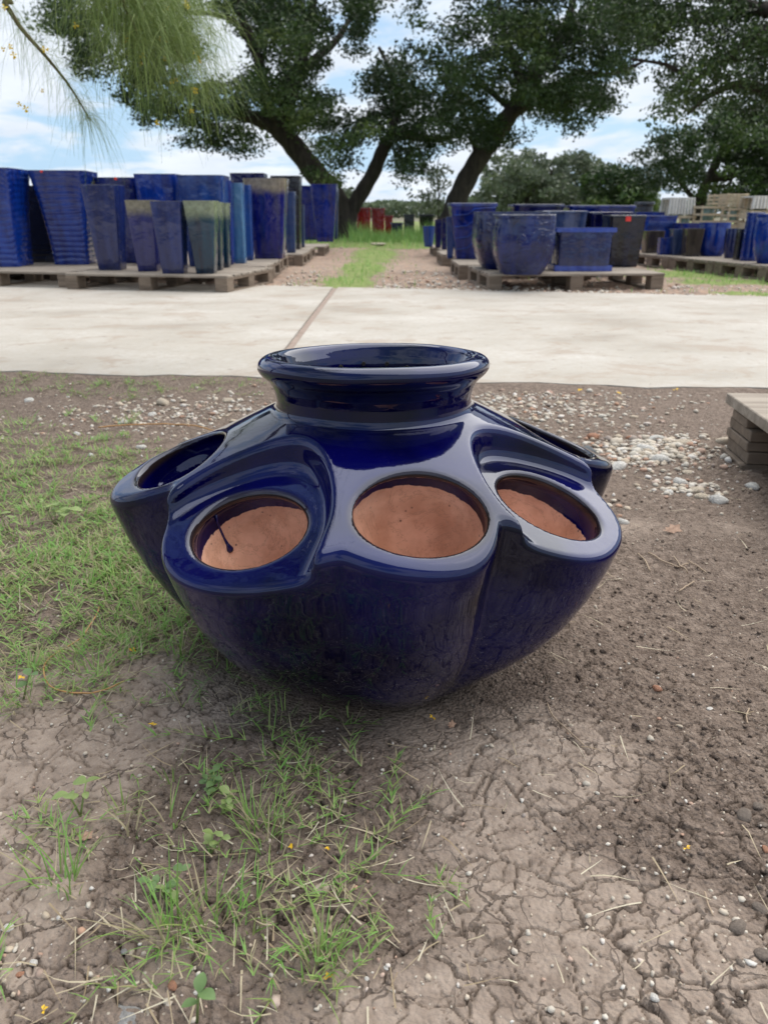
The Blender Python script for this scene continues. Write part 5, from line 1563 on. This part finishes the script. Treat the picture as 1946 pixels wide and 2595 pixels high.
A_limbs = [
 ([(880, 612), (862, 560), (845, 500), (800, 440), (745, 370), (700, 322)], 80, 44, 0),
 ([(712, 335), (690, 290), (672, 230), (655, 150), (625, 70), (600, 10), (590, -60)], 40, 10, -1.2),
 ([(715, 335), (728, 270), (752, 190), (775, 110), (790, 30), (800, -60)], 48, 16, .5),
 ([(735, 215), (800, 150), (850, 105), (880, 60), (900, 30)], 28, 8, 1.5),
 ([(705, 325), (650, 300), (590, 285), (520, 255), (460, 230), (400, 200)], 42, 8, -1.5),
 ([(655, 150), (600, 60), (540, 35), (480, 30), (420, 0)], 18, 6, -1.0),
 ([(878, 600), (886, 545), (900, 515), (945, 440), (968, 385), (990, 350), (1030, 335)], 44, 28, .3),
 ([(990, 352), (1000, 300), (1010, 240), (990, 180), (960, 120)], 26, 8, .8),
 ([(1020, 338), (1070, 350), (1130, 352), (1180, 330)], 28, 9, 1.0),
 ([(640, 40), (700, 20), (640, -30)], 14, 5, 0),
]
A_blobs = [(190, 45, 100, 62, 1.), (225, 140, 52, 62, .9), (390, 250, 108, 85, .75), (430, 85, 105, 95, .9), (560, 270, 85, 75, .95), (590, 355, 95, 34, .75), (500, 330, 60, 50, .6), (345, 170, 60, 70, .7),
           (735, 95, 112, 115, 1.1), (735, 250, 75, 90, 1.0), (650, 30, 90, 60, .9), (640, 215, 50, 60, .9), (950, 15, 100, 42, .8), (925, 100, 42, 48, .6), (830, 285, 90, 50, .85), (850, 365, 80, 55, .55), (850, 430, 70, 45, .4),
           (1000, 230, 95, 85, .95), (960, 320, 75, 55, .8), (1035, 420, 46, 50, .75), (1050, 370, 70, 40, .8), (700, -80, 350, 70, .7), (300, -60, 200, 60, .7), (560, 20, 60, 30, .5)]
nA = tree('oak_tree', 'large dark oak with two leaning trunks behind the left planters', A_limbs, 20.0, A_blobs, 3.0, .043, OAK, 41, 1.0, base=(gA.x * 20 / gA.y if gA.y else 0, 20.0, 0))
B_limbs = [
 ([(1118, 615), (1140, 560), (1165, 490), (1205, 415), (1255, 345), (1295, 285), (1330, 235)], 60, 38, 0),
 ([(1320, 245), (1355, 190), (1400, 130), (1430, 70), (1450, 10), (1460, -60)], 40, 12, .8),
 ([(1290, 292), (1340, 262), (1400, 255), (1460, 250), (1530, 240)], 36, 8, -1.0),
 ([(1325, 240), (1310, 180), (1290, 120), (1270, 50), (1260, -20)], 26, 8, .6),
 ([(1395, 225), (1460, 185), (1530, 190), (1590, 175), (1640, 150)], 18, 6, -.6),
 ([(1210, 410), (1195, 340), (1170, 280), (1150, 210), (1120, 150)], 18, 6, 1.0),
 ([(1300, 280), (1240, 230), (1200, 190)], 20, 6, 1.0),
]
B_blobs = [(1150, 310, 120, 75, .95), (1190, 190, 115, 85, .85), (1120, 110, 90, 60, .32), (1110, 50, 90, 60, .22), (1260, 60, 80, 80, .75), (1370, 140, 110, 145, 1.1), (1370, 250, 80, 60, 1.0), (1480, 245, 92, 62, 1.0), (1555, 75, 120, 88, 1.1),
           (1450, 310, 60, 30, .5), (1220, 330, 70, 50, .7), (1300, 340, 50, 25, .5), (1550, 170, 75, 40, .7), (1350, -60, 320, 70, .8), (1010, 140, 60, 60, .2)]
gB = P(1128, 600)
nB = tree('oak_tree', 'large leaning oak behind the right planters', B_limbs, 19.0, B_blobs, 2.8, .042, OAK, 42, 1.0, base=(PY(1128, 600, 19).x, 19.0, 0))
C_limbs = [
 ([(2450, 760), (2430, 500), (2380, 300), (2280, 150), (2180, 60)], 150, 70, 0),
 ([(2250, 130), (2080, 40), (1950, 20), (1840, 40), (1740, 60)], 60, 12, .5),
 ([(2180, 220), (2060, 250), (1960, 245), (1880, 215), (1800, 240), (1740, 290)], 40, 8, .3),
 ([(1960, 60), (1830, 150), (1760, 200), (1690, 165), (1600, 150)], 20, 5, -.3),
 ([(1950, 30), (1850, 0), (1720, -20), (1600, -10)], 30, 8, 0),
]
C_blobs = [(1820, 70, 150, 85, 1.1), (1900, 170, 130, 95, 1.1), (1740, 190, 75, 70, .8), (1700, 265, 60, 42, .6), (1640, 60, 90, 60, .9), (1800, 250, 80, 35, .45), (1920, 260, 80, 35, .7), (1560, 20, 100, 45, .8), (1720, -60, 250, 60, 1.0), (2080, 120, 120, 180, .9), (2250, 0, 250, 200, .8)]
nC = tree('oak_tree', 'overhanging oak reaching in from the upper right corner', C_limbs, 12.5, C_blobs, 1.6, .029, OAK, 43, 1.5, base=(PY(2450, 760, 12.5).x, 12.5, 0))
E_limbs = [
 ([(1765, 560), (1775, 500), (1800, 440), (1830, 380), (1850, 340)], 34, 14, 0), ([(1800, 450), (1850, 450), (1900, 400), (1930, 340)], 18, 6, 0), ([(1770, 520), (1730, 470), (1700, 420), (1680, 380)], 16, 5, 0), ([(1785, 470), (1845, 470), (1850, 430), (1815, 395)], 8, 4, 0)]
E_blobs = [(1760, 380, 120, 65, .85), (1880, 320, 110, 80, 1.1), (1880, 450, 100, 60, 1.0), (1700, 440, 85, 50, .65), (1640, 420, 50, 50, .6), (1800, 480, 60, 30, .4), (2020, 380, 130, 130, .9), (1930, 500, 90, 40, .9)]
tree('oak_tree', 'mid-distance oak with sky gaps behind the slatted crates', E_limbs, 27.0, E_blobs, 3.5, .062, OAK, 44, .55, base=(PY(1765, 560, 27).x, 27, 0))
D1 = [(1310, 440, 90, 60, .8), (1260, 500, 60, 40, .9), (1380, 480, 90, 45, .9)]
D2 = [(1470, 440, 75, 55, .85), (1450, 500, 90, 30, .9)]
D3 = [(1560, 475, 85, 48, 1.1), (1610, 500, 60, 40, 1.0), (1540, 515, 60, 25, 1.0)]
tree('grey_green_tree', 'pale grey-green tree just right of the leaning trunk', [([(1330, 560), (1335, 500), (1320, 440)], 18, 8, 0), ([(1333, 500), (1380, 460), (1400, 430)], 9, 4, 0)], 42.0, D1, 4, .11, PALE, 45, .30, base=(PY(1330, 560, 42).x, 42, 0))
tree('grey_green_tree', 'pale grey-green tree in the middle of the right background', [([(1480, 560), (1478, 500), (1470, 440)], 14, 6, 0)], 44.0, D2, 4, .11, PALE, 46, .30, base=(PY(1480, 560, 44).x, 44, 0))
tree('dark_bush_tree', 'darker bushy tree above the black and blue planter', [([(1570, 565), (1568, 520), (1560, 480)], 14, 6, 0)], 38.0, D3, 3, .11, OAK, 47, .36, base=(PY(1570, 565, 38).x, 38, 0))
tree('sapling', 'thin wispy sapling left of the leaning right trunk', [([(1108, 580), (1112, 500), (1106, 440), (1112, 400)], 5, 2, 0), ([(1112, 500), (1130, 450)], 3, 2, 0)], 24.0, [(1108, 440, 24, 50, .25), (1085, 510, 22, 30, .35), (1118, 530, 20, 20, .6)], .6, .06, PALE, 48, .8, base=(PY(1108, 580, 24).x, 24, 0), twigs=False)
tree('bush', 'low grey-green bush between the left planters and the red ones', [([(880, 590), (868, 530), (862, 490)], 5, 2, 0)], 26.0, [(865, 505, 34, 30, .8), (845, 545, 25, 30, .8), (880, 545, 30, 25, .8)], 1.0, .09, PALE, 49, .8, base=(PY(880, 590, 26).x, 26, 0), twigs=False)
# far wood on the horizon
def far_wood():
    g = np.random.default_rng(60); n = 26000
    x = g.uniform(-110, 110, n); top = 1.4 + 1.9 * fbm(x * .06 + 40, x * 0, 3, 71) + 1.0 * (fbm(x * .35, x * 0, 2, 72) - .5)
    z = top * (1 - g.random(n) ** 1.6); y = 118 + g.uniform(-5, 5, n)
    o = leaf_cloud('distant_woodland', np.column_stack([x, y, z]), .40, g.uniform(0, .7, n) + (z / top - .5) * .3, leaf_mat('woodland_leaves', [(0, (.09, .12, .075)), (.5, (.14, .18, .10)), (1, (.20, .25, .13))]), None, g, 'stuff')
far_wood()
# tall weeds and grasses in front of the red planters
def lane_weeds():
    g = np.random.default_rng(61); n = 1500
    u = g.uniform(885, 1130, n); y = g.uniform(16.5, 21.0, n)
    x = (u - CU) / FPX * y * .95
    L = g.uniform(.12, .42, n) * (.4 + .8 * vnoise(x * 1.7, y * 0, 5)); 
    v, f, t = blades(np.column_stack([x, y, np.zeros(n)]), g.uniform(0, 6.28, n), g.uniform(1.0, 1.55, n), L, g.uniform(.010, .018, n), g.uniform(0, .8, n), g.uniform(.25, .95, n), 3)
    me = mesh_np('tall_weeds', v, f, True); vattr(me, 'tone', t); tag(link('tall_weeds', me, None, GRASS), kind='stuff')
lane_weeds()
# foxtails and weeds under the pallets' front edges
# ---- retama (palo verde): fine drooping streamers and yellow flowers, close overhead
RET = leaf_mat('retama_streamers', [(0, (.09, .14, .045)), (.5, (.15, .22, .06)), (1, (.24, .31, .09))], .35)
FLW, nt, b = new_mat('retama_flower'); b.inputs['Base Color'].default_value = (.80, .55, .02, 1); b.inputs['Roughness'].default_value = .6
def strands(base, d0, L, W, droop, tone, g, seg=6):
    n = len(base); V = np.zeros((n, seg + 1, 2, 3)); pos = base.copy(); d = d0 / np.linalg.norm(d0, axis=1, keepdims=True)
    side = np.cross(d, np.array([0, 0, 1.]) + g.normal(size=(n, 3)) * .3); side /= np.linalg.norm(side, axis=1, keepdims=True)
    for s in range(seg + 1):
        w = (W * (1 - .6 * s / seg))[:, None]
        V[:, s, 0] = pos - side * w; V[:, s, 1] = pos + side * w
        pos = pos + d * (L / seg)[:, None]
        d = d + np.array([0, 0, -1.]) * (droop / seg)[:, None]; d /= np.linalg.norm(d, axis=1, keepdims=True)
    k = (np.arange(n) * (seg + 1) * 2)[:, None, None] + (np.arange(seg) * 2)[None, :, None] + np.array([0, 1, 3, 2])[None, None, :]
    return V.reshape(-1, 3), k.reshape(-1, 4), np.repeat(tone, (seg + 1) * 2)
def retama():
    g = np.random.default_rng(70)
    base = Vector((-3.3, 2.4, 0))
    root = empty('retama_tree', base); tag(root, 'retama with fine drooping green streamers and yellow flowers at the upper left', 'tree')
    def br(pts, r, name='branch'):
        W = [Vector(p) - base for p in pts]; out = []
        for i in range(len(W) - 1):
            p0, p1, p2, p3 = W[max(i - 1, 0)], W[i], W[i + 1], W[min(i + 2, len(W) - 1)]
            for k in range(4):
                t = k / 4; out.append(.5 * ((2 * p1) + (p2 - p0) * t + (2 * p0 - 5 * p1 + 4 * p2 - p3) * t * t + (3 * p1 - p0 - 3 * p2 + p3) * t ** 3))
        out.append(W[-1]); m = len(out)
        MB().tube(out, [r[0] + (r[1] - r[0]) * i / (m - 1) for i in range(m)], 8).build(name, BARK2, root, smooth=True)
        return out
    br([(-3.3, 2.4, -.05), (-3.25, 2.4, .8), (-3.0, 2.45, 1.6), (-2.7, 2.4, 2.3)], (.10, .06), 'trunk')
    YR = 2.9
    hub = (-2.7, 2.4, 2.3)
    l1 = [PY(u, v, YR) for u, v in ((-60, -90), (13, 8), (55, 72), (114, 139), (169, 207), (205, 262), (226, 300))]
    b1 = br([hub, (-2.1, 2.6, 2.1)] + l1, (.013, .0015))
    l2 = [PY(u, v, YR - .1) for u, v in ((150, -160), (250, -60), (330, 0), (400, 60), (450, 130), (478, 200))]
    b2 = br([hub, (-1.9, 2.5, 2.3)] + l2, (.018, .002))
    l3 = [PY(u, v, YR - .3) for u, v in ((200, -120), (290, -30), (330, 40), (350, 90))]
    b3 = br([(-1.9, 2.5, 2.3)] + l3, (.016, .002))
    l4 = [PY(u, v, YR + .1) for u, v in ((250, -140), (360, -60), (440, -10), (500, 60))]
    b4 = br([(-1.9, 2.5, 2.3)] + l4, (.016, .002))
    B, D, L, T, Dr = [], [], [], [], []
    def emit(points, n, spread, l0, l1_, bias, tone):
        for _ in range(n):
            i = int(g.integers(0, len(points) - 1)); t = g.random(); p = np.array((points[i] * (1 - t) + points[i + 1] * t)[:])
            d = g.normal(size=3) * np.array([1, 1, .5]) + np.array(bias)
            B.append(p + g.normal(size=3) * spread); D.append(d); L.append(g.uniform(l0, l1_)); T.append(g.uniform(*tone)); Dr.append(g.uniform(1.2, 3.2))
    tail = lambda b, k: b[-k:]
    # sparse left branch
    emit(tail(b1, 22), 330, .008, .08, .26, (.2, 0, -.1), (.2, .9))
    emit(tail(b1, 3), 45, .004, .10, .26, (.3, 0, -.5), (.2, .9))
    # dense right mass
    emit(tail(b2, 20), 1900, .06, .10, .26, (.5, 0, .1), (.3, 1))
    emit(tail(b3, 14), 1200, .06, .10, .24, (.2, 0, .1), (.3, 1))
    emit(tail(b4, 12), 1000, .06, .10, .24, (.4, 0, .1), (.3, 1))
    v, f, t = strands(np.array(B) , np.array(D), np.array(L), np.where(np.arange(len(B)) < 375, .0006, .0009), np.array(Dr), np.array(T), g)
    v = v - np.array(base[:]) * 0
    me = mesh_np('streamers', v, f, True); vattr(me, 'tone', t)
    o = link('streamers', me, root, RET)
    # unseen rest of its crown, added overhead for shade and reflections
    B, D, L, T, Dr = [], [], [], [], []
    for (cx, cy, cz, rx, rz, n) in ((-2.4, 2.2, 2.9, .9, .4, 1500), (-1.3, 2.3, 3.1, .8, .35, 1500), (-1.6, 1.0, 3.0, .8, .35, 1000), (-3.6, 2.6, 2.8, .9, .5, 1200)):
        q = g.normal(size=(n, 3)) * np.array([rx, rx, rz]) * .5 + np.array([cx, cy, cz]) - np.array(base[:])
        B.append(q); D.append(g.normal(size=(n, 3)) * np.array([1, 1, .4])); L.append(g.uniform(.15, .35, n)); T.append(g.uniform(.2, .9, n)); Dr.append(g.uniform(1, 3, n))
    v, f, t = strands(np.concatenate(B), np.concatenate(D), np.concatenate(L), np.full(sum(len(x) for x in B), .004), np.concatenate(Dr), np.concatenate(T), g, 4)
    me = mesh_np('crown', v, f, True); vattr(me, 'tone', t); link('crown', me, root, RET)
    br([hub, (-1.6, 2.4, 2.8), (-1.2, 2.3, 3.0)], (.05, .01)); br([hub, (-2.2, 1.6, 2.7), (-1.5, 1.0, 2.9)], (.04, .01)); br([hub, (-3.3, 2.6, 2.8)], (.04, .01))
    # flowers
    FL = [(303, 12), (298, 22), (310, 5), (424, 20), (415, 28), (472, 8), (476, 18), (361, 142), (357, 160), (406, 98), (420, 104), (494, 132), (504, 148), (508, 155), (446, 202), (436, 206), (490, 228), (496, 230), (192, 64), (12, 18), (487, 282), (10, 125), (28, 118), (50, 265), (66, 276), (108, 230), (116, 125), (319, 100), (417, 148), (400, 310), (35, 140), (345, 45)]
    for u, v in FL:
        p = PY(u, v, YR - .12 + g.uniform(-.1, .1)) - base
        s = g.uniform(.004, .008); mb = MB()
        for k in range(5):
            a = k * 1.257 + g.random(); n = len(mb.v)
            e = Vector((math.cos(a), g.uniform(-.5, .5), math.sin(a))); f_ = e.orthogonal().normalized()
            mb.v += [p, p + (e + f_ * .5) * s, p + e * s * 1.5, p + (e - f_ * .5) * s]; mb.f.append([n, n + 1, n + 2, n + 3])
        mb.build('flower', FLW, root)
retama()
